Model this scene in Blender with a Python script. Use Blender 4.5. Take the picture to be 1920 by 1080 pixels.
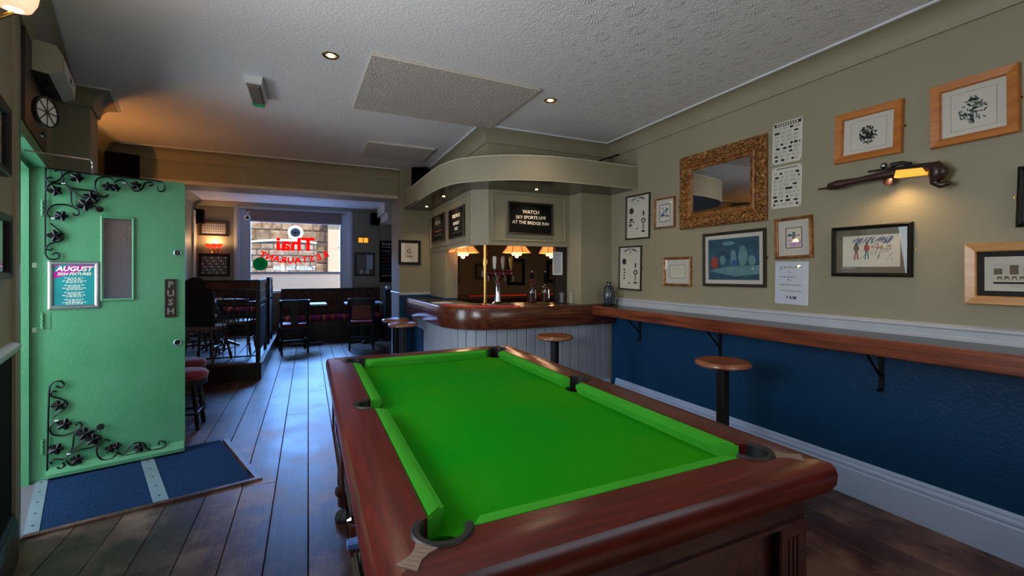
import bpy, bmesh, math, random
from mathutils import Vector, Matrix, noise
random.seed(7)
SC = bpy.context.scene
COL = SC.collection
for o in list(bpy.data.objects): bpy.data.objects.remove(o, do_unlink=True)
PI = math.pi
# ---------------------------------------------------------------- camera, world, sun, large lights, exposure
F = 825.0; HZ = 511.0; YAW = math.radians(24.85); CAMZ = 1.3
SY, CY = math.sin(YAW), math.cos(YAW)
cam_d = bpy.data.cameras.new('camera'); cam = bpy.data.objects.new('camera', cam_d); COL.objects.link(cam)
cam.location = (0, 0, CAMZ); cam.rotation_euler = (PI/2, 0, -YAW)
cam_d.sensor_width = 36; cam_d.lens = F/1920*36; cam_d.shift_y = -(540-HZ)/1920; cam_d.clip_start = 0.02
SC.camera = cam
SC.view_settings.view_transform = 'Standard'; SC.view_settings.look = 'None'
SC.view_settings.exposure = 0.1; SC.view_settings.gamma = 1.0; SC.view_settings.use_curve_mapping = False
w = bpy.data.worlds.new('sky'); SC.world = w; w.use_nodes = True
nt = w.node_tree; bg = nt.nodes['Background']
sk = nt.nodes.new('ShaderNodeTexSky'); sk.sky_type = 'NISHITA'; sk.sun_disc = False
sk.sun_elevation = math.radians(50); sk.sun_rotation = math.radians(200); sk.air_density = 1.3; sk.dust_density = 2.0
nt.links.new(sk.outputs[0], bg.inputs[0]); bg.inputs[1].default_value = 0.26
def light(name, kind, loc, rot, energy, color, size=None, size_y=None, radius=None, spot=None, blend=0.5):
    d = bpy.data.lights.new(name, kind); d.energy = energy; d.color = color
    if size: d.shape = 'RECTANGLE'; d.size = size; d.size_y = size_y or size
    if radius is not None: d.shadow_soft_size = radius
    if spot: d.spot_size = math.radians(spot); d.spot_blend = blend
    o = bpy.data.objects.new(name, d); COL.objects.link(o); o.location = loc; o.rotation_euler = rot; return o
def aim(o, to):
    o.rotation_euler = (Vector(to)-o.location).to_track_quat('-Z', 'Y').to_euler()
sun = light('sun', 'SUN', (0, -5, 12), (0, 0, 0), 6.5, (1, .93, .82)); sun.data.angle = .01
sun.rotation_euler = Vector((-.15, .55, -.82)).to_track_quat('-Z', 'Y').to_euler()
L_BACK = light('daylight_back_window', 'AREA', (1.75, -1.42, 1.70), (0, 0, 0), 7, (.88, .94, 1), 1.9, 1.25); aim(L_BACK, (1.0, 2.4, 2.1))
L_DOOR = light('daylight_doorway', 'AREA', (-2.25, 3.02, 1.45), (0, 0, 0), 48, (.70, .86, 1), 1.0, 1.9); aim(L_DOOR, (0, 3.5, 1.0))
L_LEFT = light('daylight_left_window', 'AREA', (-1.02, 1.17, 1.62), (0, 0, 0), 50, (.88, .93, 1), 1.1, 1.2); aim(L_LEFT, (1.0, 1.77, 2.75))
L_WIN = light('daylight_front_window', 'AREA', (-.2, 12.0, 3.25), (0, 0, 0), 1700, (.17, .42, 1), 4.2, 1.1); aim(L_WIN, (0, 8.0, 1.3))

# ---------------------------------------------------------------- pixel ray helpers (world points on known planes)
def ray(px, py):
    a = (px-960)/F; b = (HZ-py)/F
    return Vector((a*CY+SY, -a*SY+CY, b))
def P(px, py, X=None, Y=None, Z=None, pt=None, n=None):
    r = ray(px, py); c = Vector((0, 0, CAMZ))
    if X is not None: t = X/r.x
    elif Y is not None: t = Y/r.y
    elif Z is not None: t = (Z-CAMZ)/r.z
    else: t = (Vector(pt)-c).dot(Vector(n))/r.dot(Vector(n))
    return c+r*t

# ---------------------------------------------------------------- materials
def s2l(c):
    return tuple(((v/255)/12.92 if v/255 <= .04045 else ((v/255+.055)/1.055)**2.4) for v in c)+(1,)
MATS = {}
def node(nt, t, **kw):
    n = nt.nodes.new(t)
    for k, v in kw.items():
        if k.startswith('i_'):
            n.inputs[k[2:].replace('_', ' ')].default_value = v
        else: setattr(n, k, v)
    return n
def mat(name, rgb, rough=.6, metal=0, var=.0, vscale=4, bump=0, bscale=60, coat=0, emit=None, estr=0, rgb2=None, stretch=(1, 1, 1), spec=.5, rand=0, coords='Object', rvar=0, sheen=0, trans=0, detail=4):
    if name in MATS: return MATS[name]
    m = bpy.data.materials.new(name); m.use_nodes = True; nt = m.node_tree; L = nt.links
    b = nt.nodes['Principled BSDF']
    b.inputs['Roughness'].default_value = rough; b.inputs['Metallic'].default_value = metal
    b.inputs['Coat Weight'].default_value = coat; b.inputs['Coat Roughness'].default_value = .12
    b.inputs['Specular IOR Level'].default_value = spec; b.inputs['Sheen Weight'].default_value = sheen
    b.inputs['Transmission Weight'].default_value = trans
    c = s2l(rgb); b.inputs['Base Color'].default_value = c
    tc = node(nt, 'ShaderNodeTexCoord'); mp = node(nt, 'ShaderNodeMapping'); mp.inputs['Scale'].default_value = stretch
    L.new(tc.outputs[coords], mp.inputs[0])
    vec = mp.outputs[0]
    if rand:
        oi = node(nt, 'ShaderNodeObjectInfo'); ad = node(nt, 'ShaderNodeVectorMath', operation='ADD')
        ml = node(nt, 'ShaderNodeMath', operation='MULTIPLY'); ml.inputs[1].default_value = 37.0
        L.new(oi.outputs['Random'], ml.inputs[0]); L.new(mp.outputs[0], ad.inputs[0]); L.new(ml.outputs[0], ad.inputs[1]); vec = ad.outputs[0]
    if var or rgb2:
        n = node(nt, 'ShaderNodeTexNoise'); n.inputs['Scale'].default_value = vscale; n.inputs['Detail'].default_value = detail
        L.new(vec, n.inputs['Vector'])
        r = node(nt, 'ShaderNodeValToRGB'); r.color_ramp.elements[0].position = .35; r.color_ramp.elements[1].position = .68
        c2 = s2l(rgb2) if rgb2 else tuple(min(1, v*(1+var)) for v in c[:3])+(1,)
        c1 = c if rgb2 else tuple(v*(1-var) for v in c[:3])+(1,)
        r.color_ramp.elements[0].color = c1; r.color_ramp.elements[1].color = c2
        L.new(n.outputs[0], r.inputs[0]); col = r.outputs[0]
        if rand:
            hs = node(nt, 'ShaderNodeHueSaturation'); mr = node(nt, 'ShaderNodeMapRange')
            mr.inputs[3].default_value = 1-rand; mr.inputs[4].default_value = 1+rand
            L.new(oi.outputs['Random'], mr.inputs[0]); L.new(mr.outputs[0], hs.inputs['Value']); L.new(col, hs.inputs['Color']); col = hs.outputs[0]
        L.new(col, b.inputs['Base Color'])
        if rvar:
            mr2 = node(nt, 'ShaderNodeMapRange'); mr2.inputs[3].default_value = rough-rvar; mr2.inputs[4].default_value = rough+rvar
            L.new(n.outputs[0], mr2.inputs[0]); L.new(mr2.outputs[0], b.inputs['Roughness'])
    if bump:
        n2 = node(nt, 'ShaderNodeTexNoise'); n2.inputs['Scale'].default_value = bscale; n2.inputs['Detail'].default_value = 3
        L.new(vec, n2.inputs['Vector'])
        bp = node(nt, 'ShaderNodeBump'); bp.inputs['Strength'].default_value = bump; bp.inputs['Distance'].default_value = .01
        L.new(n2.outputs[0], bp.inputs['Height']); L.new(bp.outputs[0], b.inputs['Normal'])
    if emit:
        b.inputs['Emission Color'].default_value = s2l(emit); b.inputs['Emission Strength'].default_value = estr
    MATS[name] = m; return m
def wood(name, c1, c2, rough=.35, coat=.3, axis=0, rand=0, scale=1.0, bump=.08, rvar=0):
    st = [14, 14, 14]; st[axis] = 1.2
    return mat(name, c1, rough, rgb2=c2, stretch=tuple(s*scale for s in st), vscale=2.2, bump=bump, bscale=9, coat=coat, rand=rand, rvar=rvar, detail=6)
M = dict(
 wall=mat('sage_wall_paint', (149, 142, 117), .55, var=.04, vscale=2, bump=.12, bscale=90),
 blue=mat('navy_dado_paint', (2, 60, 98), .5, spec=.3, var=.06, vscale=3, bump=.35, bscale=70),
 trimw=mat('pale_grey_gloss', (178, 184, 194), .35, var=.05, vscale=6, bump=.06, bscale=50),
 skirt=mat('scuffed_gloss_cool_light_blue', (168, 194, 236), .42, rgb2=(178, 202, 240), vscale=3, bump=.1, bscale=40),  # blue of the cool daylight is mixed into the pale grey skirting colour
 match=mat('grey_matchboard_paint', (158, 166, 178), .4, var=.04, vscale=4, bump=.05, bscale=60, rand=.03),
 cream=mat('cream_paint', (205, 196, 180), .5, var=.03, bump=.05),
 white=mat('white_gloss_paint', (212, 216, 222), .35, var=.03),
 mahog=wood('mahogany', (68, 17, 10), (94, 26, 15), .27, .0, axis=1, scale=2.0, bump=.0),
 mahog_x=wood('mahogany_across', (70, 18, 10), (98, 27, 15), .26, .0, axis=0, scale=2.0, bump=.0),
 mahog_d=wood('dark_mahogany', (40, 16, 12), (62, 26, 18), .32, .3, axis=1),
 shelf=wood('shelf_front_wood', (88, 38, 22), (142, 72, 42), .3, .35, axis=1),
 shelftop=mat('shelf_top_varnish', (46, 36, 30), .3, var=.15, vscale=5, coat=.15),
 pist=wood('pistol_walnut', (40, 22, 16), (64, 36, 26), .35, .2, axis=0),
 barwood=wood('bar_fascia_mahogany', (60, 27, 13), (104, 54, 28), .26, .3, axis=0, scale=1.6, bump=.03),
 chairw=wood('worn_chair_wood', (58, 38, 26), (96, 66, 46), .35, .2, axis=2),
 dado=mat('black_green_dado', (14, 20, 18), .75, spec=.12),
 dark=wood('dark_stained_wood', (22, 14, 11), (38, 24, 18), .4, .1, axis=2),
 ebony=mat('black_painted_wood', (13, 11, 10), .5, var=.2, vscale=8),
 seatw=wood('pale_worn_wood', (120, 88, 62), (150, 112, 80), .35, .3, axis=0),
 stoolw=wood('stool_seat_wood', (120, 70, 45), (160, 100, 66), .28, .4, axis=0),
 floor=wood('worn_floorboards', (38, 24, 21), (72, 50, 44), .40, .0, axis=1, rand=.3, scale=.6, bump=.35, rvar=.14),
 floorbase=mat('floor_void', (12, 9, 8), .9),
 baize=mat('green_baize', (4, 134, 10), .9, rgb2=(48, 140, 6), vscale=1.6, bump=.12, bscale=400, sheen=.0, spec=.08),
 baizec=mat('cushion_baize', (58, 156, 40), .85, var=.05, vscale=5, bump=.1, bscale=400, spec=.1),
 rubber=mat('black_rubber', (17, 17, 20), .5, var=.1),
 iron=mat('wrought_iron', (16, 17, 20), .35, metal=.4, bump=.2, bscale=120),
 silver=mat('silver_metal', (198, 200, 206), .25, metal=.9),
 chrome=mat('chrome', (205, 205, 210), .1, metal=1),
 brass=mat('brass', (190, 150, 82), .22, metal=1),
 steel=mat('aluminium_strip', (150, 165, 180), .4, metal=.6, var=.08),
 door=mat('green_door_paint', (72, 142, 98), .34, rgb2=(88, 152, 114), vscale=2.2, bump=.18, bscale=60, coat=.1),
 matblue=mat('blue_matting', (10, 34, 68), .95, rgb2=(34, 62, 98), vscale=150, bump=1, bscale=200, spec=.1),
 black=mat('black_plastic', (8, 8, 9), .7, spec=.12),
 blackf=mat('black_lacquer_frame', (16, 14, 14), .42, spec=.3),
 bronze=wood('dark_brown_frame', (32, 21, 14), (46, 30, 20), .45, .0, axis=0),
 pine=wood('honey_pine_frame', (172, 98, 30), (202, 126, 46), .35, .25, axis=0),
 oak=wood('light_oak_frame', (186, 128, 58), (210, 154, 80), .35, .2, axis=0),
 gold=mat('antique_gold', (196, 140, 78), .42, metal=.5, rgb2=(64, 36, 18), vscale=70, bump=.5, bscale=150),
 goldf=mat('gilt_wood', (168, 116, 62), .4, metal=.2, rgb2=(110, 62, 28), vscale=30),
 paper=mat('ivory_paper', (206, 202, 188), .7, var=.02), paper2=mat('off_white_mount', (196, 192, 182), .75), 
 paperc=mat('cool_white_paper', (196, 202, 216), .6), ink=mat('black_ink', (34, 34, 34), .8), grey=mat('grey_ink', (120, 118, 112), .8),
 inkg=mat('green_ink', (74, 96, 90), .8), inkb=mat('blue_ink', (60, 86, 140), .8), inkr=mat('red_ink', (150, 62, 58), .8), inkt=mat('teal_ink', (58, 112, 128), .8),
 inkp=mat('lilac_ink', (186, 148, 206), .8), sepia=mat('sepia_ink', (110, 96, 80), .8),
 brownmount=mat('brown_mount', (110, 98, 80), .8), blackmount=mat('black_mount', (28, 30, 32), .8),
 teal=mat('teal_print', (24, 62, 84), .5, rgb2=(36, 92, 112), vscale=14), tealp=mat('pale_teal_print', (92, 134, 140), .6, var=.15, vscale=20), 
 chalk=mat('chalk', (225, 222, 214), .9, emit=(225, 222, 214), estr=0.0), board=mat('blackboard', (10, 10, 11), .75, spec=.15), grille=mat('speaker_cloth', (6, 6, 6), .95, spec=.04), chalkd=mat('faded_chalk', (96, 92, 88), .9),
 red=mat('red_towelling', (188, 22, 24), .8, bump=.3, bscale=200), redv=mat('red_vinyl', (120, 14, 24), .35, var=.1), crimson=mat('crimson_velvet', (130, 14, 44), .85, var=.12, vscale=20, sheen=.5),
 uph=mat('brown_patterned_fabric', (62, 38, 30), .9, rgb2=(96, 60, 48), vscale=22, bump=.2, bscale=200),
 stripe=None, plastic=mat('beige_plastic', (176, 176, 156), .4), magenta=mat('magenta_print', (186, 14, 150), .5), cyan=mat('teal_poster', (0, 150, 150), .5, rgb2=(6, 134, 142), vscale=6),
 redl=mat('red_window_lettering', (222, 50, 34), .5), greenl=mat('green_sticker', (0, 92, 52), .5), whitel=mat('white_window_lettering', (240, 238, 226), .5),
 blind=mat('grey_roller_blind', (150, 132, 130), .8), shade_red=mat('red_glass_shade', (200, 40, 30), .3, emit=(255, 60, 30), estr=1.2),
 bulb=mat('warm_bulb', (255, 230, 190), .4, emit=(255, 214, 150), estr=25), lamp=mat('lamp_shade_fabric', (230, 160, 90), .8, emit=(255, 160, 80), estr=.9),
 lampglow=mat('peach_glass_shade', (255, 220, 190), .5, emit=(255, 205, 165), estr=.9), amber=mat('amber_lit_glass', (220, 150, 50), .4, emit=(255, 176, 60), estr=.9),
 stone=mat('rubble_stone', (112, 84, 60), .9, rgb2=(146, 130, 114), vscale=6, rand=.3, bump=.6, bscale=20), stonebase=mat('stone_mortar', (116, 104, 90), .95, var=.2),
 road=mat('pale_bounce_paving', (176, 176, 180), .9, var=.1), housew=mat('cream_render', (178, 162, 142), .9, var=.05), slate=mat('slate_roof', (90, 88, 92), .8),  # paving colour raised so the ground bounces sun onto the front room ceiling
 copper=mat('copper', (150, 84, 50), .3, metal=.8), beer=mat('dark_red_enamel', (70, 10, 18), .2, coat=.5), barback=mat('bar_back_wall', (122, 110, 90), .8, var=.05),
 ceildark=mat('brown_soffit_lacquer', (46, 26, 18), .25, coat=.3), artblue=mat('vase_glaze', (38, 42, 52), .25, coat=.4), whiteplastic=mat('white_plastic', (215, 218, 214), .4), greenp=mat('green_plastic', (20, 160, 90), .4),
 leaf=mat('leaf_green', (70, 90, 40), .8),
)
def floor_mat():
    m = bpy.data.materials.new('worn_floorboards_varnish'); m.use_nodes = True; nt = m.node_tree; L = nt.links; b = nt.nodes['Principled BSDF']
    tc = node(nt, 'ShaderNodeTexCoord'); oi = node(nt, 'ShaderNodeObjectInfo'); ge = node(nt, 'ShaderNodeNewGeometry')
    mp = node(nt, 'ShaderNodeMapping'); mp.inputs['Scale'].default_value = (34, 1.6, 34); L.new(ge.outputs['Position'], mp.inputs[0])
    g = node(nt, 'ShaderNodeTexNoise'); g.inputs['Scale'].default_value = 1.6; g.inputs['Detail'].default_value = 7; L.new(mp.outputs[0], g.inputs[0])
    r = node(nt, 'ShaderNodeValToRGB'); r.color_ramp.elements[0].position = .3; r.color_ramp.elements[0].color = s2l((34, 17, 13)); r.color_ramp.elements[1].position = .72; r.color_ramp.elements[1].color = s2l((78, 44, 34)); L.new(g.outputs[0], r.inputs[0])
    wn = node(nt, 'ShaderNodeTexNoise'); wn.inputs['Scale'].default_value = 2.3; wn.inputs['Detail'].default_value = 9; wn.inputs['Roughness'].default_value = .72; L.new(ge.outputs['Position'], wn.inputs[0])
    wr = node(nt, 'ShaderNodeValToRGB'); wr.color_ramp.elements[0].position = .46; wr.color_ramp.elements[1].position = .60; L.new(wn.outputs[0], wr.inputs[0])
    mx = node(nt, 'ShaderNodeMix', data_type='RGBA'); L.new(wr.outputs[0], mx.inputs[0]); L.new(r.outputs[0], mx.inputs[6]); mx.inputs[7].default_value = s2l((112, 86, 72))
    hs = node(nt, 'ShaderNodeHueSaturation'); mr = node(nt, 'ShaderNodeMapRange'); mr.inputs[3].default_value = .72; mr.inputs[4].default_value = 1.3; L.new(oi.outputs['Random'], mr.inputs[0]); L.new(mr.outputs[0], hs.inputs['Value']); L.new(mx.outputs[2], hs.inputs['Color']); L.new(hs.outputs[0], b.inputs['Base Color'])
    rr = node(nt, 'ShaderNodeMapRange'); rr.inputs[3].default_value = .24; rr.inputs[4].default_value = .62; L.new(wn.outputs[0], rr.inputs[0]); L.new(rr.outputs[0], b.inputs['Roughness'])
    bp = node(nt, 'ShaderNodeBump'); bp.inputs['Strength'].default_value = .22; bp.inputs['Distance'].default_value = .004; L.new(g.outputs[0], bp.inputs['Height']); L.new(bp.outputs[0], b.inputs['Normal'])
    return m
M['floor'] = floor_mat()
def glass_mat(name, tint=(1, 1, 1), rough=.0, ior=1.5, base=.0):
    m = bpy.data.materials.new(name); m.use_nodes = True; nt = m.node_tree; L = nt.links; nt.nodes.clear()
    out = node(nt, 'ShaderNodeOutputMaterial'); mx = node(nt, 'ShaderNodeMixShader'); fr = node(nt, 'ShaderNodeFresnel'); fr.inputs[0].default_value = ior
    t = node(nt, 'ShaderNodeBsdfTransparent'); t.inputs[0].default_value = tint+(1,); g = node(nt, 'ShaderNodeBsdfGlossy'); g.inputs['Roughness'].default_value = rough
    ge = node(nt, 'ShaderNodeNewGeometry'); iv = node(nt, 'ShaderNodeMath', operation='SUBTRACT'); iv.inputs[0].default_value = 1; L.new(ge.outputs['Backfacing'], iv.inputs[1])
    mu = node(nt, 'ShaderNodeMath', operation='MULTIPLY'); L.new(fr.outputs[0], mu.inputs[0]); L.new(iv.outputs[0], mu.inputs[1])
    L.new(mu.outputs[0], mx.inputs[0]); L.new(t.outputs[0], mx.inputs[1]); L.new(g.outputs[0], mx.inputs[2]); L.new(mx.outputs[0], out.inputs[0])
    return m
M['glass'] = glass_mat('clear_glass')
M['mirror'] = mat('mirror_glass', (200, 200, 200), .02, metal=1)
def decal(name, rgb):
    m = bpy.data.materials.new(name); m.use_nodes = True; nt = m.node_tree; L = nt.links; nt.nodes.clear()
    out = node(nt, 'ShaderNodeOutputMaterial'); mx = node(nt, 'ShaderNodeMixShader'); mx.inputs[0].default_value = .65
    d = node(nt, 'ShaderNodeBsdfDiffuse'); d.inputs[0].default_value = s2l(rgb); t = node(nt, 'ShaderNodeBsdfTranslucent'); t.inputs[0].default_value = s2l(rgb)
    L.new(d.outputs[0], mx.inputs[1]); L.new(t.outputs[0], mx.inputs[2]); L.new(mx.outputs[0], out.inputs[0]); return m
M['redd'] = decal('red_window_vinyl', (235, 56, 40)); M['greend'] = decal('green_window_vinyl', (0, 110, 64)); M['whited'] = decal('white_window_vinyl', (245, 243, 235))
def frosted(name, rgb):
    m = bpy.data.materials.new(name); m.use_nodes = True; b = m.node_tree.nodes['Principled BSDF']
    b.inputs['Base Color'].default_value = s2l(rgb); b.inputs['Roughness'].default_value = .5; b.inputs['Transmission Weight'].default_value = .85
    return m
M['frost'] = frosted('frosted_glass', (250, 226, 196))
def stripes():
    m = bpy.data.materials.new('striped_cushion'); m.use_nodes = True; nt = m.node_tree; L = nt.links; b = nt.nodes['Principled BSDF']
    b.inputs['Roughness'].default_value = .85
    tc = node(nt, 'ShaderNodeTexCoord'); sp = node(nt, 'ShaderNodeSeparateXYZ'); L.new(tc.outputs['Object'], sp.inputs[0])
    ml = node(nt, 'ShaderNodeMath', operation='MULTIPLY'); ml.inputs[1].default_value = 1.6; fr = node(nt, 'ShaderNodeMath', operation='FRACT')
    L.new(sp.outputs[0], ml.inputs[0]); L.new(ml.outputs[0], fr.inputs[0])
    r = node(nt, 'ShaderNodeValToRGB'); r.color_ramp.interpolation = 'CONSTANT'; cr = r.color_ramp
    cols = [(120, 20, 50), (190, 60, 50), (120, 30, 90), (160, 24, 50), (90, 40, 110), (200, 90, 50), (140, 20, 60), (110, 40, 120), (180, 40, 60), (90, 14, 40), (190, 110, 60), (130, 20, 70)]
    cr.elements[0].color = s2l(cols[0]); cr.elements[1].position = 1/12; cr.elements[1].color = s2l(cols[1])
    for i in range(2, 12):
        e = cr.elements.new(i/12); e.color = s2l(cols[i])
    L.new(fr.outputs[0], r.inputs[0]); L.new(r.outputs[0], b.inputs['Base Color']); return m
M['stripe'] = stripes()
def ceiling_mat():
    m = bpy.data.materials.new('embossed_ceiling_paper'); m.use_nodes = True; nt = m.node_tree; L = nt.links; b = nt.nodes['Principled BSDF']
    b.inputs['Base Color'].default_value = s2l((226, 223, 222)); b.inputs['Roughness'].default_value = .62
    def mth(op, a, b_=None, c=None):
        n = node(nt, 'ShaderNodeMath', operation=op)
        for i, v in enumerate((a, b_, c)):
            if v is None: continue
            if isinstance(v, (int, float)): n.inputs[i].default_value = v
            else: L.new(v, n.inputs[i])
        return n.outputs[0]
    tc = node(nt, 'ShaderNodeTexCoord'); sp = node(nt, 'ShaderNodeSeparateXYZ'); L.new(tc.outputs['Object'], sp.inputs[0])
    X, Y = sp.outputs[0], sp.outputs[1]
    def medal(ox, oy, r0, r1, petals, period=.27):
        fx = mth('MULTIPLY', mth('SUBTRACT', mth('FRACT', mth('ADD', mth('DIVIDE', X, period), ox)), .5), period)
        fy = mth('MULTIPLY', mth('SUBTRACT', mth('FRACT', mth('ADD', mth('DIVIDE', Y, period), oy)), .5), period)
        d = mth('SQRT', mth('ADD', mth('MULTIPLY', fx, fx), mth('MULTIPLY', fy, fy)))
        an = mth('ARCTAN2', fy, fx); pet = mth('MULTIPLY_ADD', mth('COSINE', mth('MULTIPLY', an, petals)), .5, .5)
        mid = (r0+r1)/2; hw = (r1-r0)/2
        band = mth('MAXIMUM', mth('SUBTRACT', 1.0, mth('DIVIDE', mth('ABSOLUTE', mth('SUBTRACT', d, mid)), hw)), 0.0)
        core = mth('MAXIMUM', mth('SUBTRACT', 1.0, mth('DIVIDE', d, r0*.45)), 0.0)
        return mth('ADD', mth('MULTIPLY', mth('POWER', band, .4), pet), mth('MULTIPLY', core, .5))
    h = mth('ADD', medal(0, 0, .022, .056, 18), medal(.5, .5, .022, .056, 18))
    h = mth('ADD', h, mth('ADD', medal(.5, 0, .006, .024, 7), medal(0, .5, .006, .024, 7)))
    n = node(nt, 'ShaderNodeTexNoise'); n.inputs['Scale'].default_value = 55; n.inputs['Detail'].default_value = 3; L.new(tc.outputs['Object'], n.inputs[0])
    # embossing is filled with paint away from the pool corner
    msk = mth('MINIMUM', mth('MAXIMUM', mth('MULTIPLY', mth('ADD', mth('SUBTRACT', X, mth('MULTIPLY', Y, .75)), .75), 1.1), 0.0), 1.0)
    hh = mth('ADD', mth('MULTIPLY', h, msk), mth('MULTIPLY', n.outputs[0], 1.0))
    bp = node(nt, 'ShaderNodeBump'); bp.inputs['Strength'].default_value = .6; bp.inputs['Distance'].default_value = .007
    L.new(hh, bp.inputs['Height']); L.new(bp.outputs[0], b.inputs['Normal'])
    return m
M['ceil'] = ceiling_mat()
M['panelc'] = mat('ceiling_patch_board', (198, 187, 176), .75, var=.04, vscale=5, bump=1.2, bscale=70)
def wired_glass():
    m = bpy.data.materials.new('wired_obscure_glass'); m.use_nodes = True; nt = m.node_tree; L = nt.links; b = nt.nodes['Principled BSDF']
    b.inputs['Base Color'].default_value = s2l((225, 205, 200)); b.inputs['Roughness'].default_value = .12; b.inputs['Transmission Weight'].default_value = .95; b.inputs['IOR'].default_value = 1.35
    tc = node(nt, 'ShaderNodeTexCoord'); v = node(nt, 'ShaderNodeTexVoronoi'); v.inputs['Scale'].default_value = 130; L.new(tc.outputs['Object'], v.inputs[0])
    bp = node(nt, 'ShaderNodeBump'); bp.inputs['Strength'].default_value = .8; bp.inputs['Distance'].default_value = .003; L.new(v.outputs[0], bp.inputs['Height']); L.new(bp.outputs[0], b.inputs['Normal'])
    return m
M['wired'] = wired_glass()

# ---------------------------------------------------------------- mesh builder
class B:
    def __init__(s, mats='wall'):
        s.bm = bmesh.new(); s.mats = [mats] if isinstance(mats, str) else list(mats); s.mi = 0; s.T = Matrix.Identity(4)
    def m(s, name):
        if name not in s.mats: s.mats.append(name)
        s.mi = s.mats.index(name); return s
    def v(s, p): return s.bm.verts.new(s.T @ Vector(p))
    def f(s, vs):
        try: fc = s.bm.faces.new(vs); fc.material_index = s.mi; return fc
        except ValueError: return None
    def box(s, x0, x1, y0, y1, z0, z1, bev=0):
        x0, x1 = sorted((x0, x1)); y0, y1 = sorted((y0, y1)); z0, z1 = sorted((z0, z1))
        if bev:
            b = min(bev, (x1-x0)*.45, (y1-y0)*.45, (z1-z0)*.45); t = bmesh.new()
            r = bmesh.ops.create_cube(t, size=1)
            for q in t.verts: q.co = Vector(((q.co.x+.5)*(x1-x0)+x0, (q.co.y+.5)*(y1-y0)+y0, (q.co.z+.5)*(z1-z0)+z0))
            bmesh.ops.bevel(t, geom=list(t.edges), offset=b, segments=1, affect='EDGES')
            mp = {q: s.v(q.co) for q in t.verts}
            for fc in t.faces: s.f([mp[q] for q in fc.verts])
            t.free(); return s
        v = [s.v((x, y, z)) for z in (z0, z1) for y in (y0, y1) for x in (x0, x1)]
        for q in ((0, 2, 3, 1), (4, 5, 7, 6), (0, 1, 5, 4), (2, 6, 7, 3), (0, 4, 6, 2), (1, 3, 7, 5)): s.f([v[i] for i in q])
        return s
    def prism(s, poly, z0, z1, ax='z'):
        # poly 2D; ax z:(x,y)->(x,y,z) ; y: (x,z) extruded in y ; x: (y,z) extruded in x
        def mk(p, h): return {'z': (p[0], p[1], h), 'y': (p[0], h, p[1]), 'x': (h, p[0], p[1])}[ax]
        a = [s.v(mk(p, z0)) for p in poly]; b = [s.v(mk(p, z1)) for p in poly]; n = len(poly)
        s.f(a[::-1]); s.f(b)
        for i in range(n): s.f([a[i], a[(i+1) % n], b[(i+1) % n], b[i]])
        return s
    def poly3(s, pts): s.f([s.v(p) for p in pts]); return s
    def lathe(s, prof, c=(0, 0, 0), seg=20, axis='z', cap=True):
        rings = []
        for r, h in prof:
            ring = []
            for i in range(seg):
                a = 2*PI*i/seg; x, y = r*math.cos(a), r*math.sin(a)
                p = {'z': (x, y, h), 'y': (x, h, y), 'x': (h, x, y)}[axis]
                ring.append(s.v(Vector(c)+Vector(p)))
            rings.append(ring)
        for a, b in zip(rings, rings[1:]):
            for i in range(seg): s.f([a[i], a[(i+1) % seg], b[(i+1) % seg], b[i]])
        if cap:
            if prof[0][0] > 1e-5: s.f(rings[0][::-1])
            if prof[-1][0] > 1e-5: s.f(rings[-1])
        return s
    def cyl(s, p0, p1, r0, r1=None, seg=12):
        r1 = r0 if r1 is None else r1; return s.tube([p0, p1], [r0, r1], seg)
    def tube(s, pts, r, seg=8, closed=False):
        pts = [Vector(p) for p in pts]; n = len(pts); rr = r if isinstance(r, (list, tuple)) else [r]*n
        rings = []; up = None
        for i, p in enumerate(pts):
            if closed: d = pts[(i+1) % n]-pts[i-1]
            else: d = pts[min(i+1, n-1)]-pts[max(i-1, 0)]
            if d.length < 1e-9: d = Vector((0, 0, 1))
            d.normalize()
            if up is None: up = Vector((0, 0, 1)) if abs(d.z) < .9 else Vector((1, 0, 0))
            a = d.cross(up)
            if a.length < 1e-6: a = d.orthogonal()
            a.normalize(); b = a.cross(d).normalized(); up = b
            rings.append([s.v(p+(a*math.cos(2*PI*k/seg)+b*math.sin(2*PI*k/seg))*rr[i]) for k in range(seg)])
        m = n if closed else n-1
        for i in range(m):
            A, C = rings[i], rings[(i+1) % n]
            for k in range(seg): s.f([A[k], A[(k+1) % seg], C[(k+1) % seg], C[k]])
        if not closed: s.f(rings[0][::-1]); s.f(rings[-1])
        return s
    def sweep(s, path, prof, closed=False, cap=True):
        # prof: closed polygon of (offset to the left of path, z)
        n = len(path); P2 = [Vector(p[:2]) for p in path]; rings = []
        for i in range(n):
            ds = []
            if i > 0 or closed: ds.append((P2[i]-P2[i-1]).normalized())
            if i < n-1 or closed: ds.append((P2[(i+1) % n]-P2[i]).normalized())
            ns = [Vector((-d.y, d.x)) for d in ds]
            m = ns[0] if len(ns) == 1 else (ns[0]+ns[1])/max(.3, 1+ns[0].dot(ns[1]))
            rings.append([s.v((P2[i].x+m.x*o, P2[i].y+m.y*o, z)) for o, z in prof])
        k = len(prof)
        for i in range(n if closed else n-1):
            A, C = rings[i], rings[(i+1) % n]
            for j in range(k): s.f([A[j], C[j], C[(j+1) % k], A[(j+1) % k]])
        if cap and not closed: s.f(rings[0]); s.f(rings[-1][::-1])
        return s
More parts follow.
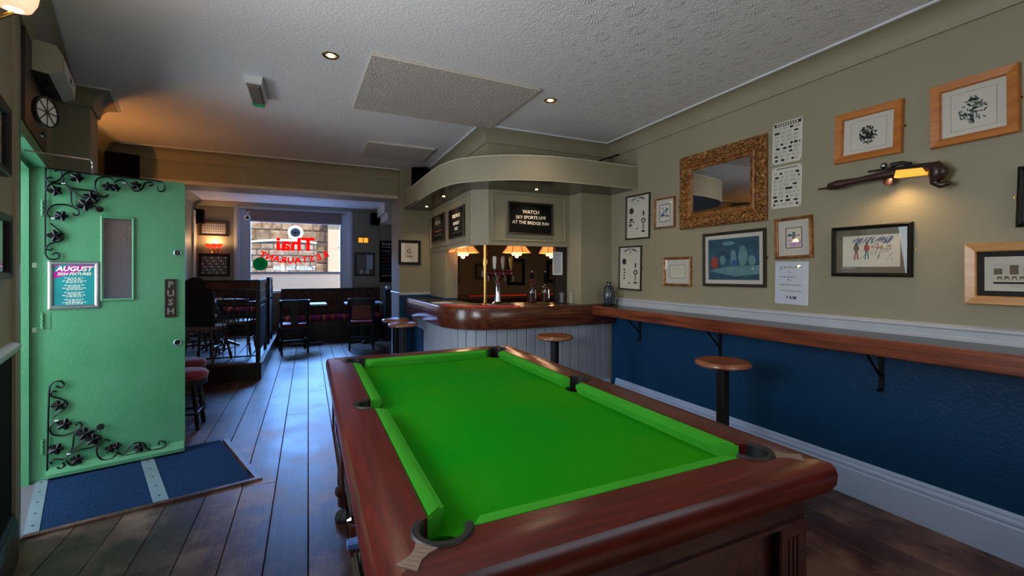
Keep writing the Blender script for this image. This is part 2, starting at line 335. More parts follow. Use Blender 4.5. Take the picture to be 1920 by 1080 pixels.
    def ball(s, c, r, seg=12, sc=(1, 1, 1)):
        n = seg//2; rings = []
        for j in range(n+1):
            th = PI*j/n; rings.append([s.v((c[0]+r*sc[0]*math.sin(th)*math.cos(2*PI*i/seg), c[1]+r*sc[1]*math.sin(th)*math.sin(2*PI*i/seg), c[2]+r*sc[2]*math.cos(th))) for i in range(seg)])
        for a, b in zip(rings, rings[1:]):
            for i in range(seg): s.f([a[i], b[i], b[(i+1) % seg], a[(i+1) % seg]])
        return s
    def frame(s, w, h, prof, y0=0.0):
        # rectangular picture frame centred on local origin; prof polygon of (distance in from outer edge, -y height out)
        def ring(d, out): return [s.v((sx*(w/2-d), y0-out, sz*(h/2-d))) for sx, sz in ((-1, -1), (1, -1), (1, 1), (-1, 1))]
        R = [ring(d, o) for d, o in prof]; k = len(R)
        for j in range(k):
            A, C = R[j], R[(j+1) % k]
            for i in range(4): s.f([A[i], A[(i+1) % 4], C[(i+1) % 4], C[i]])
        return s
    def out(s, name, parent=None, smooth=False, mats=None, world_loc=None):
        bmesh.ops.remove_doubles(s.bm, verts=s.bm.verts, dist=1e-6)
        bmesh.ops.recalc_face_normals(s.bm, faces=s.bm.faces)
        me = bpy.data.meshes.new(name); s.bm.to_mesh(me); s.bm.free()
        for mn in s.mats: me.materials.append(M[mn])
        if smooth:
            me.polygons.foreach_set('use_smooth', [True]*len(me.polygons))
            try: me.set_sharp_from_angle(angle=math.radians(smooth if smooth is not True else 40))
            except Exception: pass
        o = bpy.data.objects.new(name, me); COL.objects.link(o)
        if parent: o.parent = parent
        return o
def tag(o, label=None, cat=None, group=None, kind=None):
    if label: o['label'] = label
    if cat: o['category'] = cat
    if group: o['group'] = group
    if kind: o['kind'] = kind
    return o
def thing(name, label, cat, loc=(0, 0, 0), rotz=0, group=None, kind=None, rot=None):
    o = bpy.data.objects.new(name, None); COL.objects.link(o); o.location = loc; o.empty_display_size = .1
    o.rotation_euler = rot if rot else (0, 0, rotz); return tag(o, label, cat, group, kind)
def struct(o): o['kind'] = 'structure'; return o
def origin_to(o, p):
    p = Vector(p); o.data.transform(Matrix.Translation(-p)); o.location = p; return o
def kids(o): return [c for c in COL.objects if c.parent == o]
def dup(root, loc, rotz, label=None, group=None):
    r = root.copy(); COL.objects.link(r); r.location = loc; r.rotation_euler = (0, 0, rotz)
    if label: r['label'] = label
    if group: r['group'] = group
    for ch in kids(root):
        c = ch.copy(); COL.objects.link(c); c.parent = r
        for g in kids(ch):
            d = g.copy(); COL.objects.link(d); d.parent = c
    return r
def boolean(o, cutters):
    for c in cutters:
        md = o.modifiers.new('cut', 'BOOLEAN'); md.operation = 'DIFFERENCE'; md.object = c; md.solver = 'EXACT'
    bpy.context.view_layer.update(); dg = bpy.context.evaluated_depsgraph_get()
    me = bpy.data.meshes.new_from_object(o.evaluated_get(dg)); o.modifiers.clear(); o.data = me
def text(body, size, material, parent, name='lettering', loc=(0, 0, 0), rot=(PI/2, 0, 0), align='CENTER', ext=.0004, offset=0, sx=1, shear=0, mirror=False, space=1):
    cu = bpy.data.curves.new(name, 'FONT'); cu.body = body; cu.size = size; cu.align_x = align; cu.align_y = 'CENTER'; cu.extrude = ext; cu.offset = offset; cu.shear = shear; cu.resolution_u = 2; cu.space_character = space; cu.space_line = 1.1
    t = bpy.data.objects.new(name, cu); COL.objects.link(t); bpy.context.view_layer.update()
    me = bpy.data.meshes.new_from_object(t.evaluated_get(bpy.context.evaluated_depsgraph_get()))
    COL.objects.unlink(t); bpy.data.objects.remove(t); bpy.data.curves.remove(cu)
    S = Matrix.Diagonal((sx*(-1 if mirror else 1), 1, 1, 1)); me.transform(S)
    from mathutils import Euler
    me.transform(Matrix.Translation(Vector(loc)) @ Euler(rot).to_matrix().to_4x4())
    if mirror: me.flip_normals()
    me.materials.clear(); me.materials.append(M[material]); me.name = name
    o = bpy.data.objects.new(name, me); COL.objects.link(o); o.parent = parent; return o
def catmull(pts, n=8):
    pts = [Vector(p) for p in pts]; q = [2*pts[0]-pts[1]]+pts+[2*pts[-1]-pts[-2]]; r = []
    for i in range(1, len(q)-2):
        a, b, c, d = q[i-1:i+3]
        for k in range(n):
            t = k/n; r.append(.5*((2*b)+(c-a)*t+(2*a-5*b+4*c-d)*t*t+(3*b-a-3*c+d)*t**3))
    r.append(q[-2]); return r

# ---------------------------------------------------------------- room shell
XR, ZC, XL, YB, YW = 2.88, 2.62, -1.84, 5.83, 9.70
HG = Vector((-1.49, 3.70)); TT = Vector((.284, -.959)); NN = Vector((.959, .284))      # hinge point, along left wall to camera, into room
def Wl(s_, o_=0.0): p = HG+TT*s_+NN*o_; return (p.x, p.y)
fl = B('floorbase'); fl.box(-2.6, 5.2, -1.5, 9.9, -.12, -.022)
floor = struct(fl.out('floor'))
pw = .18
plank_meshes = {}
def plank(parent, x, y, ln, z=0, name='floorboard'):
    key = round(ln, 1)
    if key not in plank_meshes:
        b = B('floor'); b.box(-pw/2+.0018, pw/2-.0018, 0, key-.003, -.022, 0, bev=.0022); o = b.out(name); plank_meshes[key] = o.data; o.parent = parent; o.location = (x, y, z); return
    o = bpy.data.objects.new(name, plank_meshes[key]); COL.objects.link(o); o.parent = parent; o.location = (x, y, z)
x = -2.07
while x < 2.95:
    y = -1.3-random.choice((0, .7, 1.4)); 
    while y < 9.7:
        ln = random.choice((2.8, 3.6, 4.4))
        if y+ln > 9.75: ln = max(.6, math.floor((9.75-y)*5)/5)
        if not (x < -1.25 and y+ln < 2.5): plank(floor, x, y, ln)
        y += ln
    x += pw
b = B('floorbase'); b.box(2.97, 5.2, 3.9, 7.7, -.022, 0); b.out('floor_lining', floor)
# walls (thickness outside)
def wall_seg(b, p0, p1, z0, z1, th=.2):
    d = (Vector(p1)-Vector(p0)).normalized(); nrm = Vector((d.y, -d.x))*th   # right of path = outside
    b.prism([p0, (p0[0]+nrm.x, p0[1]+nrm.y), (p1[0]+nrm.x, p1[1]+nrm.y), p1], z0, z1)
b = B('wall'); b.box(XR, XR+.2, -1.3, 3.74, 1.0, 2.9); b.m('blue').box(XR, XR+.2, -1.3, 3.74, -.05, 1.0); struct(b.out('wall_right'))
b = B('wall')
b.box(-.2, XR+.2, -1.5, -1.3, 2.35, 2.9); b.box(-.2, XR+.2, -1.5, -1.3, -.05, 1.1); b.box(-.2, .8, -1.5, -1.3, 1.1, 2.35); b.box(2.7, XR+.2, -1.5, -1.3, 1.1, 2.35); struct(b.out('wall_back'))
NEAR = -.004
b = B('wall'); s_near = .90; LW0, LW1 = 2.02, 3.22
wall_seg(b, Wl(s_near, NEAR), Wl(LW0, NEAR), .965, 2.9); wall_seg(b, Wl(LW1, NEAR), Wl(5.25, NEAR), .965, 2.9); wall_seg(b, Wl(LW0, NEAR), Wl(LW1, NEAR), 2.3, 2.9); wall_seg(b, Wl(LW0, NEAR), Wl(LW1, NEAR), .965, 1.0); b.m('dado'); wall_seg(b, Wl(s_near, NEAR), Wl(5.25, NEAR), -.05, .965)
b.m('wall'); wall_seg(b, Wl(-.02, 0), Wl(s_near, 0), 1.98, 2.9); wall_seg(b, Wl(-.50, 0), Wl(-.02, 0), -.05, 2.9)
struct(b.out('wall_left'))
b = B('wall')      # pier beyond the door and the alcove behind it
b.prism([Wl(-.48, .0), Wl(-.46, .19), (-1.50, 4.5), (-1.84, 4.5), (-2.0, 4.3)], -.05, 2.9); struct(b.out('wall_pier_left'))
b = B('wall'); b.box(XL-.2, XL, 4.45, YW+.2, -.05, 2.9); struct(b.out('wall_left_far'))
b = B('wall')      # cross beam between the bar and the front room
b.box(XL, 1.45, YB, YB+.34, 2.29, 2.9); b.m('cream').box(XL, 1.06, YB-.02, YB+.36, 2.255, 2.30, bev=.008); struct(b.out('wall_beam'))
b = B('ceil'); b.box(-2.6, 5.2, -1.5, 9.9, ZC, ZC+.1); struct(b.out('ceiling'))
# far window wall with opening
WX0, WX1, WZ0, WZ1 = -1.17, .745, .9, 2.52
b = B('wall'); b.box(XL-.2, WX0, YW, YW+.25, -.05, 2.9); b.box(WX1, 1.37, YW, YW+.25, -.05, 2.9); b.box(WX0, WX1, YW, YW+.25, -.05, WZ0); b.box(WX0, WX1, YW, YW+.25, WZ1, 2.9)
b.box(1.37, 1.9, YW-.1, YW+.25, -.05, 2.9); struct(b.out('wall_front'))
b = B('wall'); b.box(1.72, 1.80, 6.3, YW, -.05, 2.9); struct(b.out('wall_right_front'))
b = B('cream'); b.box(1.36, 1.72, 8.5, YW-.1, 2.31, ZC); b.box(1.30, 1.36, 8.5, YW-.1, 2.44, ZC); struct(b.out('trim_bulkhead'))
# bar wall: pier left of the bar, header, corner pier, upper bulkhead
b = B('wall'); b.box(1.06, 1.45, 5.70, 6.30, 1.03, 2.9); b.box(1.45, 1.60, 4.98, 6.30, 1.0, 2.9); b.m('blue').box(1.06, 1.45, 5.70, 6.30, -.05, 1.03); b.box(1.45, 1.6, 4.98, 6.3, -.05, 1.0)
b.m('trimw').box(1.045, 1.46, 5.685, 6.315, 1.01, 1.045, bev=.006); b.box(1.052, 1.06, 5.74, 6.26, .0, 1.01); struct(b.out('wall_bar_left'))
b = B('wall'); HZ0 = 1.568
b.prism([(1.44, 5.72), (1.44, 4.07), (1.58, 3.95), (2.52, 3.95), (2.52, 4.03), (1.60, 4.03), (1.52, 4.12), (1.52, 5.72)], HZ0, 2.3); struct(b.out('wall_bar_header'))
b = B('wall'); b.box(1.50, 3.1, 3.78, 3.95, 2.12, ZC); b.box(1.50, 1.6, 3.951, YB, 2.12, ZC); struct(b.out('wall_bar_bulkhead'))
b = B('wall'); b.box(2.50, 3.1, 3.74, 4.15, .0, 2.3); struct(b.out('wall_bar_right'))
b = B('barback'); b.box(1.60, 1.75, 6.3, 7.7, 0, 2.7); b.box(1.6, 5.2, 7.6, 7.75, 0, 2.7); b.box(5.0, 5.2, 4.0, 7.6, 0, 2.7); b.box(3.1, 5.0, 4.0, 4.15, 0, 2.7); b.box(1.6, 5.2, 3.95, 7.75, 2.45, 2.6); struct(b.out('wall_bar_back'))
# cornice
CP = [(.02, -1.3), (XR, -1.3), (XR, 3.78), (1.50, 3.78), (1.50, YB), (XL, YB), (XL, 4.5), (-1.50, 4.5), Wl(-.46, .19), Wl(-.48, 0), Wl(5.2, 0)]
b = B('wall'); b.sweep(CP, [(0, 2.50), (.014, 2.50), (.018, 2.525), (.03, 2.555), (.055, 2.585), (.10, 2.604), (.115, 2.608), (.115, ZC), (0, ZC)]); struct(b.out('trim_cornice', smooth=30))
b = B('white'); b.sweep(CP, [(.115, 2.609), (.127, 2.609), (.127, ZC), (.115, ZC)]); struct(b.out('trim_ceiling_bead'))
b = B('wall'); b.sweep([(1.72, YW-.1), (1.37, YW-.1), (1.37, YW), (XL, YW), (XL, YB+.34), (1.0, YB+.34)], [(0, 2.53), (.10, ZC-.012), (.10, ZC), (0, ZC)]); struct(b.out('trim_front_cornice'))
# skirting and chair rail on right wall
sk_prof = [(0, 0), (.022, 0), (.022, .155), (.017, .163), (.020, .17), (.020, .182), (.012, .192), (.012, .205), (.006, .217), (0, .218)]
b = B('skirt'); b.sweep([(XR, -1.3), (XR, 3.66)], sk_prof); struct(b.out('baseboard_right'))
b = B('trimw'); b.sweep([(XR, -1.3), (XR, 3.73)], [(0, .965), (.022, .965), (.022, .985), (.016, .99), (.016, 1.018), (.022, 1.024), (.018, 1.036), (0, 1.044)]); struct(b.out('trim_chair_rail'))
b = B('skirt'); b.sweep([Wl(s_near+.10, NEAR), Wl(5.2, NEAR)], sk_prof); o = struct(b.out('baseboard_left')); o.data.materials.clear(); o.data.materials.append(M['dark'])
b = B('trimw'); b.sweep([Wl(s_near+.10, NEAR), Wl(5.2, NEAR)], [(0, .935), (.012, .935), (.02, .95), (.03, .96), (.03, .975), (.012, .985), (0, .99)]); o = struct(b.out('trim_dado_left'))
b = B('dark'); b.sweep([Wl(s_near+.002, NEAR), Wl(s_near+.10, NEAR)], [(0, 0), (.012, 0), (.012, 2.5), (0, 2.5)]); o = b.out('trim_architrave'); struct(o); o.data.materials.clear(); o.data.materials.append(M['wall'])
# mouldings on the bar pier and header panels
b = B('wall')
def panel_mould(b, pts, n_out, w_=.02):
    for p, q in zip(pts, pts[1:]+pts[:1]): b.tube([p, q], w_/2, seg=6)
panel_mould(b, [(1.62, 3.949, 1.62), (2.44, 3.949, 1.62), (2.44, 3.949, 2.07), (1.62, 3.949, 2.07)], 0, .014)
panel_mould(b, [(1.438, 4.14, 1.62), (1.438, 5.6, 1.62), (1.438, 5.6, 2.07), (1.438, 4.14, 2.07)], 0, .014)
struct(b.out('trim_header_panels'))
# dark boarded recess above the door
b = B('dark')
for i in range(8):
    s0 = .80-i*.1
    p0 = Wl(s0, .0); p1 = Wl(s0-.096, .0); q0 = Wl(s0, .014); q1 = Wl(s0-.096, .014)
    b.prism([p0, p1, q1, q0], 2.03, 2.5)
struct(b.out('trim_door_overpanel'))

# ---------------------------------------------------------------- windows
def window_front():
    W = thing('window_1', None, None, ((WX0+WX1)/2, YW, 0), kind='structure')
    cx = (WX0+WX1)/2; hw = (WX1-WX0)/2
    b = B('white')
    for sx in (-1, 1): b.box(sx*hw, sx*(hw+.09), -.03, 0, WZ0, WZ1+.09, bev=.006); b.box(sx*(hw-.004), sx*hw, 0, .2, WZ0, WZ1)
    for sx in (-1, 1): b.box(sx*(hw+.03), sx*(hw+.06), -.042, -.03, WZ0, WZ1+.06, bev=.004)
    b.box(-hw, hw, -.03, 0, WZ1, WZ1+.07, bev=.006); b.box(-hw, hw, 0, .2, WZ1-.004, WZ1); b.box(-hw, hw, 0, .2, WZ0, WZ0+.004); b.out('casing', W)
    b = B('white'); g0, g1 = -1.0-cx, .60-cx
    b.box(-hw, g0, .06, .14, WZ0, WZ1); b.box(g1, hw, .06, .14, WZ0, WZ1)
    b.box(g0-.03, g0, .04, .06, WZ0, WZ1, bev=.004); b.box(g1, g1+.03, .04, .06, WZ0, WZ1, bev=.004)
    b.box(g0, g1, .06, .14, 1.27, 1.315, bev=.006); b.box(g0, g1, .06, .14, WZ1-.05, WZ1); b.box(g0, g1, .06, .14, WZ0, WZ0+.04); b.out('window_frame', W)
    b = B('glass'); b.box(g0, g1, .10, .104, 1.315, WZ1-.05); b.out('pane', W)
    b = B('frost'); b.box(g0, g1, .10, .106, WZ0+.04, 1.27); b.out('pane', W)['label'] = 'frosted lower glass pane'
    return W, cx
W1, WCX = window_front()
bl = thing('roller_blind', 'grey roller blind rolled down a little over the red lettered window', 'blind', (WCX, YW+.02, 2.51))
b = B('blind'); b.box(-.84, .84, -.004, .0, -.215, -.02); b.cyl((-.86, .01, -.02), (.86, .01, -.02), .022); b.out('cloth', bl)
b = B('white'); b.box(-.84, .84, -.012, .004, -.235, -.213, bev=.003); b.out('bottom_bar', bl)
# lettering on glass, read from the street, so mirrored inside
YG = YW+.095
def onglass(px, py): p = P(px, py, Y=YG); return (p.x, YG, p.z)
def arc_letters(body, pts_px, size, material, parent, mirror):
    n = len(body)
    for i, ch in enumerate(body):
        if ch == ' ': continue
        px, py, rot = pts_px[i]; c = onglass(px, py)
        text(ch, size, material, parent, loc=c, rot=(PI/2, rot, 0), mirror=mirror, offset=.006)
lw = thing('window_lettering', 'red and white restaurant lettering stuck on the window glass, reversed from inside', 'lettering', (0, 0, 0))
text('Thai', .36, 'redd', lw, loc=onglass(554, 459), mirror=True, offset=.012, sx=1.1)
rs = 'RESTAURANT'
arc_letters(rs, [(611-i*13.2, 478+11*(1-((i-4.5)/4.5)**2), -math.radians(26)*((4.5-i)/4.5)) for i in range(10)], .17, 'redd', lw, True)
text('Tel:0208 568 8088', .10, 'whited', lw, loc=onglass(553, 503), mirror=True, offset=.003)
gs = thing('window_sticker', 'dark green oval sticker low on the left of the front window', 'sticker', onglass(488, 495))
b = B('greend'); b.lathe([(.128, -.002), (.128, .001)], axis='y', seg=28); b.out('disc', gs)
text('OPEN\nFOOD', .05, 'blackf', gs, loc=(0, -.003, 0))
gs2 = thing('window_sticker', 'round white ring badge stuck near the top centre of the front window', 'sticker', onglass(554, 436))
b = B('whited'); b.lathe([(.14, -.002), (.14, .001)], axis='y', seg=28); b.m('grey').lathe([(.09, -.004), (.09, -.002)], axis='y', seg=28); b.m('whited').lathe([(.078, -.006), (.078, -.004)], axis='y', seg=28); b.m('ink').prism([(-.05, .0), (0, .012), (.05, 0), (.012, -.008), (.0, -.03), (-.012, -.008)], -.0075, -.006, ax='y'); b.out('badge', gs2)
# back window (behind camera)
W3 = thing('window_3', None, None, (*Wl((LW0+LW1)/2, -.03), 0), kind='structure'); W3.rotation_euler = (0, 0, math.atan2(TT.y, TT.x)); hw3 = (LW1-LW0)/2
b = B('white'); b.box(-hw3, -hw3+.06, -.04, .04, 1.0, 2.3); b.box(hw3-.06, hw3, -.04, .04, 1.0, 2.3); b.box(-hw3+.06, hw3-.06, -.04, .04, 1.0, 1.06); b.box(-hw3+.06, hw3-.06, -.04, .04, 2.24, 2.3); b.box(-.025, .025, -.03, .03, 1.06, 2.24); b.box(-hw3+.06, hw3-.06, -.03, .03, 1.64, 1.68); b.out('window_frame', W3)
W2 = thing('window_2', None, None, (1.75, -1.4, 0), kind='structure')
b = B('white'); b.box(-.95, -.88, -.05, .05, 1.1, 2.35); b.box(.88, .95, -.05, .05, 1.1, 2.35); b.box(-.88, .88, -.05, .05, 1.1, 1.17); b.box(-.88, .88, -.05, .05, 2.28, 2.35); b.box(-.03, .03, -.05, .05, 1.17, 2.28); b.box(-.88, .88, -.03, .03, 1.75, 1.79); b.out('window_frame', W2)

# ---------------------------------------------------------------- green entrance door
DA = math.radians(14.4); DW, DH = .705, 1.945
D1 = thing('door_1', None, None, (HG.x, HG.y, 0), rotz=DA, kind='structure'); D1['label'] = 'green painted entrance door standing open with wrought iron scrollwork'
DX = Vector((math.cos(DA), math.sin(DA), 0)); DN = Vector((math.sin(DA), -math.cos(DA), 0))
b = B('door')
gx0, gx1, gz0, gz1 = .275, .435, 1.04, 1.66
def doorL(px, py, off=0.0):
    p = P(px, py, pt=(HG.x+DN.x*off, HG.y+DN.y*off, 0), n=DN)-Vector((HG.x, HG.y, 0)); return (p.dot(DX), -off, p.z)
a0 = doorL(190, 405); a1 = doorL(251, 562); gx0, gz1, gx1, gz0 = a0[0]+.008, a0[2]-.01, a1[0]-.008, a1[2]+.01
b.box(0, gx0, 0, .045, .015, DH); b.box(gx1, DW, 0, .045, .015, DH); b.box(gx0, gx1, 0, .045, .015, gz0); b.box(gx0, gx1, 0, .045, gz1, DH); b.out('door_leaf', D1)
b = B('wired'); b.box(gx0, gx1, .014, .02, gz0, gz1); b.out('pane', D1)['label'] = 'wired obscure glass strip'
b = B('grey')
n = 9
for i in range(1, n): xx = gx0+(gx1-gx0)*i/n; b.box(xx-.0004, xx+.0004, .0132, .0142, gz0, gz1)
k = int((gz1-gz0)/((gx1-gx0)/n))
for i in range(1, k): zz = gz0+(gz1-gz0)*i/k; b.box(gx0, gx1, .0132, .0142, zz-.0004, zz+.0004)
b.out('wire_mesh', D1)
b = B('door'); b.T = Matrix.Translation(((gx0+gx1)/2, 0, (gz0+gz1)/2)); b.frame(gx1-gx0+.024, gz1-gz0+.024, [(0, 0), (0, .008), (.006, .011), (.014, .008), (.014, -.012), (.0, -.01)]); b.out('glazing_bead', D1)
b = B('door'); b.prism([(-.001, .018), (-.028, .022), (-.030, .045), (-.012, .082), (-.001, .088)], 0.012, DW-.006, ax='x'); b.out('weather_bar', D1)
pl = doorL(320, 559); b = B('bronze'); b.T = Matrix.Translation((pl[0], 0, pl[2])); b.box(-.033, .033, -.004, 0, -.135, .135, bev=.002); b.frame(.066, .27, [(0, 0), (0, .008), (.006, .008), (.006, 0)]); pp = b.out('push_plate', D1)
for i, ch in enumerate('PUSH'): text(ch, .06, 'grey', pp, loc=(pl[0], -.006, pl[2]+.095-i*.063), ext=.002, offset=.002)
for py in (474, 642):
    c = doorL(333, py); b = B('steel'); b.lathe([(.022, 0), (.024, -.003), (.019, -.006), (.017, -.004)], c=c, axis='y', seg=24, cap=False); b.m('iron').lathe([(.0001, -.0045), (.018, -.004)], c=c, axis='y', seg=24, cap=False); lk = b.out('lock', D1, smooth=True); b = B('brass'); b.box(c[0]-.002, c[0]+.002, -.007, -.005, c[2]-.008, c[2]+.008); b.out('keyhole', lk)
for z in (.22, 1.0, 1.70):
    b = B('door'); b.cyl((-.006, -.004, z-.05), (-.006, -.004, z+.05), .007); b.box(-.004, .03, -.002, .0, z-.05, z+.05)
    for i in range(4): b.box(-.014, .002, -.012, -.01, z-.045+i*.028, z-.04+i*.028)
    b.out('hinge', D1)
b = B('door')      # frame: hinge jamb, far jamb, head, stop
IW = Matrix.Identity(4)
def fr(b, s0, s1, o0, o1, z0, z1):
    pts = []
    Rm = Matrix.Rotation(-DA, 4, 'Z')
    for s_, o_ in ((s0, o0), (s1, o0), (s1, o1), (s0, o1)):
        p = HG+TT*s_+NN*o_-HG; q = Rm @ Vector((p.x, p.y, 0)); pts.append((q.x, q.y))
    b.prism(pts, z0, z1)
fr(b, -.055, -.008, -.16, .012, 0, 2.0); fr(b, -.008, .02, -.16, -.06, 0, 1.96); fr(b, -.055, s_near, -.16, .012, 1.955, 2.02); fr(b, .80, s_near, -.16, .0, 0, 1.96); fr(b, -.02, s_near, -.16, -.06, 1.93, 1.96)
b.out('door_frame', D1)
b = B('silver')
for z in (.93, 1.33): fr(b, -.0085, -.0075, -.05, -.03, z, z+.03)
b.out('strike_plate', D1)
# wrought iron
def zp(pts, oy): return [(70+x_/5.4, oy+y_/5.4) for x_, y_ in pts]
UP = [
 [(1215,270),(1225,310),(1265,318),(1295,285),(1270,235),(1210,210),(1000,190)],
 [(715,345),(695,372),(655,370),(620,350),(590,300),(590,220),(630,180),(700,170),(760,195),(785,225)],
 [(785,225),(820,205),(860,200),(900,225),(930,270),(980,310),(1030,310),(1070,280),(1085,240),(1110,225),(1160,225),(1165,255),(1130,260)],
 [(270,240),(350,285),(450,300),(560,315),(620,350),(625,390),(590,430),(520,430),(510,400)],
 [(300,255),(400,345),(480,400),(540,440),(620,500)],
 [(310,270),(340,330),(345,430),(370,480),(415,510),(415,550),(375,560),(360,535)],
 [(370,480),(300,455),(200,450),(130,475),(95,530),(110,570),(150,590)],
 [(130,640),(190,690),(250,740),(265,780),(240,820),(180,830),(110,860),(85,900),(130,910),(155,890)],
 [(180,120),(190,105),(230,110),(250,150),(235,190),(190,215),(130,225),(100,200),(110,180),(150,175)],
 [(90,310),(110,260),(170,235),(240,240),(265,200),(260,160),(300,130),(350,120)],
 [(80,900),(85,960),(120,1000),(180,1005),(220,985),(215,950),(180,940),(150,960)]]
UPB = [(1060,197),(800,172),(500,138),(85,80),(80,500),(80,905)]
UPL = [(400,180,0,1),(180,310,2,1),(480,455,1,1.2),(540,375,.4,1.1),(240,565,1.2,1),(180,765,.6,1.1),(715,270,3,.9),(790,285,1.3,.8),(1000,258,.3,.9)]
LO = [
 [(200,125),(205,140),(250,140),(270,110),(240,80),(180,85),(135,120),(120,180)],
 [(130,200),(160,180),(200,185)],
 [(135,200),(150,235),(230,255),(290,285),(300,320),(260,370),(190,420),(165,445)],
 [(190,490),(140,530),(130,580),(160,620),(250,630),(340,605),(410,570),(445,540),(440,500),(400,505),(395,530)],
 [(320,810),(360,740),(370,640),(400,590),(460,570),(520,575),(535,610),(505,645),(430,660)],
 [(320,810),(420,720),(520,640),(600,560)],
 [(320,810),(440,770),(560,745),(630,700),(640,650),(600,625),(550,640)],
 [(715,700),(725,680),(690,670),(650,690),(605,750),(610,830),(660,875),(740,865),(790,820),(810,790)],
 [(810,800),(850,820),(900,790),(960,720),(1030,700),(1090,720),(1105,760),(1150,770)],
 [(320,830),(270,870),(180,870),(130,900),(150,920)], [(260,900),(270,930),(240,965),(200,950)], [(290,880),(340,930),(400,920),(430,880)],
 [(1180,775),(1270,750),(1300,710),(1280,690),(1235,690),(1230,725)]]
LOB = [(120,180),(110,500),(105,800),(98,1005),(500,915),(900,830),(1180,775)]
LOL = [(210,325,.5,1),(270,515,1.3,1.1),(480,612,1.6,1.2),(560,672,.2,1.1),(190,765,2.4,1.1),(400,872,.2,1),(735,765,2.8,.9),(800,735,1.3,.8),(1030,755,.3,.9)]
def iron_set(lines, bar, leaves, clips, flower, oy, label):
    b = B('iron')
    for ln in lines:
        pts = [Vector(doorL(px, py, .016)) for px, py in zp(ln, oy)]; cc = catmull(pts, 5); b.tube(cc, .0052, seg=6)
    bp_ = [Vector(doorL(px, py, .014)) for px, py in zp(bar, oy)]
    for p, q in zip(bp_, bp_[1:]): b.tube([p, q], .005, seg=6)
    sc = b.out('iron_scroll', D1, smooth=60); sc['label'] = label
    for lx, ly, an, sz in leaves:
        c = Vector(doorL(70+lx/5.4, oy+ly/5.4, .022)); b = B('iron'); R = .032*sz
        ctr = b.v(c+Vector((0, -.012, 0))); rim = []
        for i in range(20):
            a = an+2*PI*i/20; r = R*(.72+.38*abs(math.cos(2.5*(a-an))))
            rim.append(b.v(c+Vector((math.cos(a)*r, -.006*math.cos(5*(a-an)), math.sin(a)*r))))
        ctr2 = b.v(c+Vector((0, .002, 0)))
        for i in range(20): b.f([ctr, rim[i], rim[(i+1) % 20]]); b.f([ctr2, rim[(i+1) % 20], rim[i]])
        b.out('iron_leaf', sc)
    c = Vector(doorL(70+flower[0]/5.4, oy+flower[1]/5.4, .022)); b = B('iron')
    for i in range(7): a = 2*PI*i/7; b.ball((c.x+math.cos(a)*.013, c.y-.004, c.z+math.sin(a)*.013), .0085, 8, (1, .6, 1))
    b.ball((c.x, c.y-.008, c.z), .007, 8); b.out('iron_flower', sc)
    for lx, ly in clips:
        c = Vector(doorL(70+lx/5.4, oy+ly/5.4, .016)); b = B('silver')
        for i in (-1, 0, 1): b.lathe([(.0055, i*.006-.0025), (.0065, i*.006), (.0055, i*.006+.0025)], c=c, axis='x', seg=8)
        b.out('iron_clip', sc)['label'] = 'bare silver clip'
iron_set(UP, UPB, UPL, [(265, 235), (880, 230), (160, 590)], (630, 500), 300, 'black wrought iron scroll in the upper corner')
iron_set(LO, LOB, LOL, [(195, 480), (320, 815)], (640, 540), 700, 'black wrought iron scroll in the lower corner')
# poster snap frame on the door
c0 = doorL(90, 489); c1 = doorL(187, 489); c2 = doorL(91, 580); cu_ = ((c0[0]+c1[0])/2, (c0[2]+c2[2])/2-.002); pw_, ph_ = c1[0]-c0[0], c0[2]-c2[2]
pos = Vector((HG.x, HG.y, 0))+DX*cu_[0]+Vector((0, 0, cu_[1]))+DN*.001
pf = thing('poster_frame', 'silver snap frame with teal August fixtures poster on the green door', 'poster', pos, rotz=DA)
b = B('silver'); b.frame(pw_, ph_, [(0, 0), (0, .008), (.008, .013), (.016, .013), (.024, .006), (.024, 0)]); b.out('frame', pf)
iw, ih = pw_-.046, ph_-.046
b = B('cyan'); b.box(-iw/2, iw/2, -.004, -.002, -ih/2, ih/2)
b.m('magenta').prism([(-iw/2, ih*.16), (-iw/2, ih*.31), (-.02, ih/2), (iw/2, ih/2), (iw/2, ih*.47), (.02, ih*.33)], -.0046, -.0041, ax='y')
b.prism([(-iw/2, ih*.44), (-iw/2, ih*.5), (-iw*.3, ih*.5)], -.0046, -.0041, ax='y'); pst = b.out('poster', pf)
text('AUGUST', .042, 'whitel', pst, loc=(0, -.0052, ih*.40), offset=.0016, shear=.2, sx=1.0)
text('2024 FIXTURES', .0235, 'whitel', pst, loc=(0, -.0052, ih*.275), offset=.0008, shear=.2)
b = B('whitel'); rr = random.Random(3)
for blk in range(4):
    for ln in range(4):
        z = ih*(.175-blk*.178-ln*.036); half = iw*(.24, .16, .29, .2)[ln]; xx = -half
        while xx < half: l_ = rr.uniform(.006, .018); b.box(xx, min(xx+l_, half), -.0052, -.0047, z-.0022, z+.0022); xx += l_+.004
b.out('fixture_lines', pst)
# door closer chain and rod
dc = thing('door_closer', 'thin silver door stay rod running from the frame to the green door', 'door stay', (0, 0, 0))
pA = P(47, 282, pt=(*Wl(.75, .02), 0), n=(NN.x, NN.y, 0)); pB = Vector((HG.x, HG.y, 0))+DX*.22+Vector((0, 0, 1.945))+DN*.01
pC = P(168, 299, Y=pB.y-.02)
b = B('silver'); b.tube([pA, (pA+pC)/2, pC], .004); b.out('rod', dc)
b = B('silver'); b.tube(catmull([pC, pC+Vector((.012, 0, -.02)), pB+Vector((0, 0, .04)), pB+Vector((0, 0, -.002))], 6), .003); b.ball(tuple(pC), .007, 8); b.out('chain', dc)
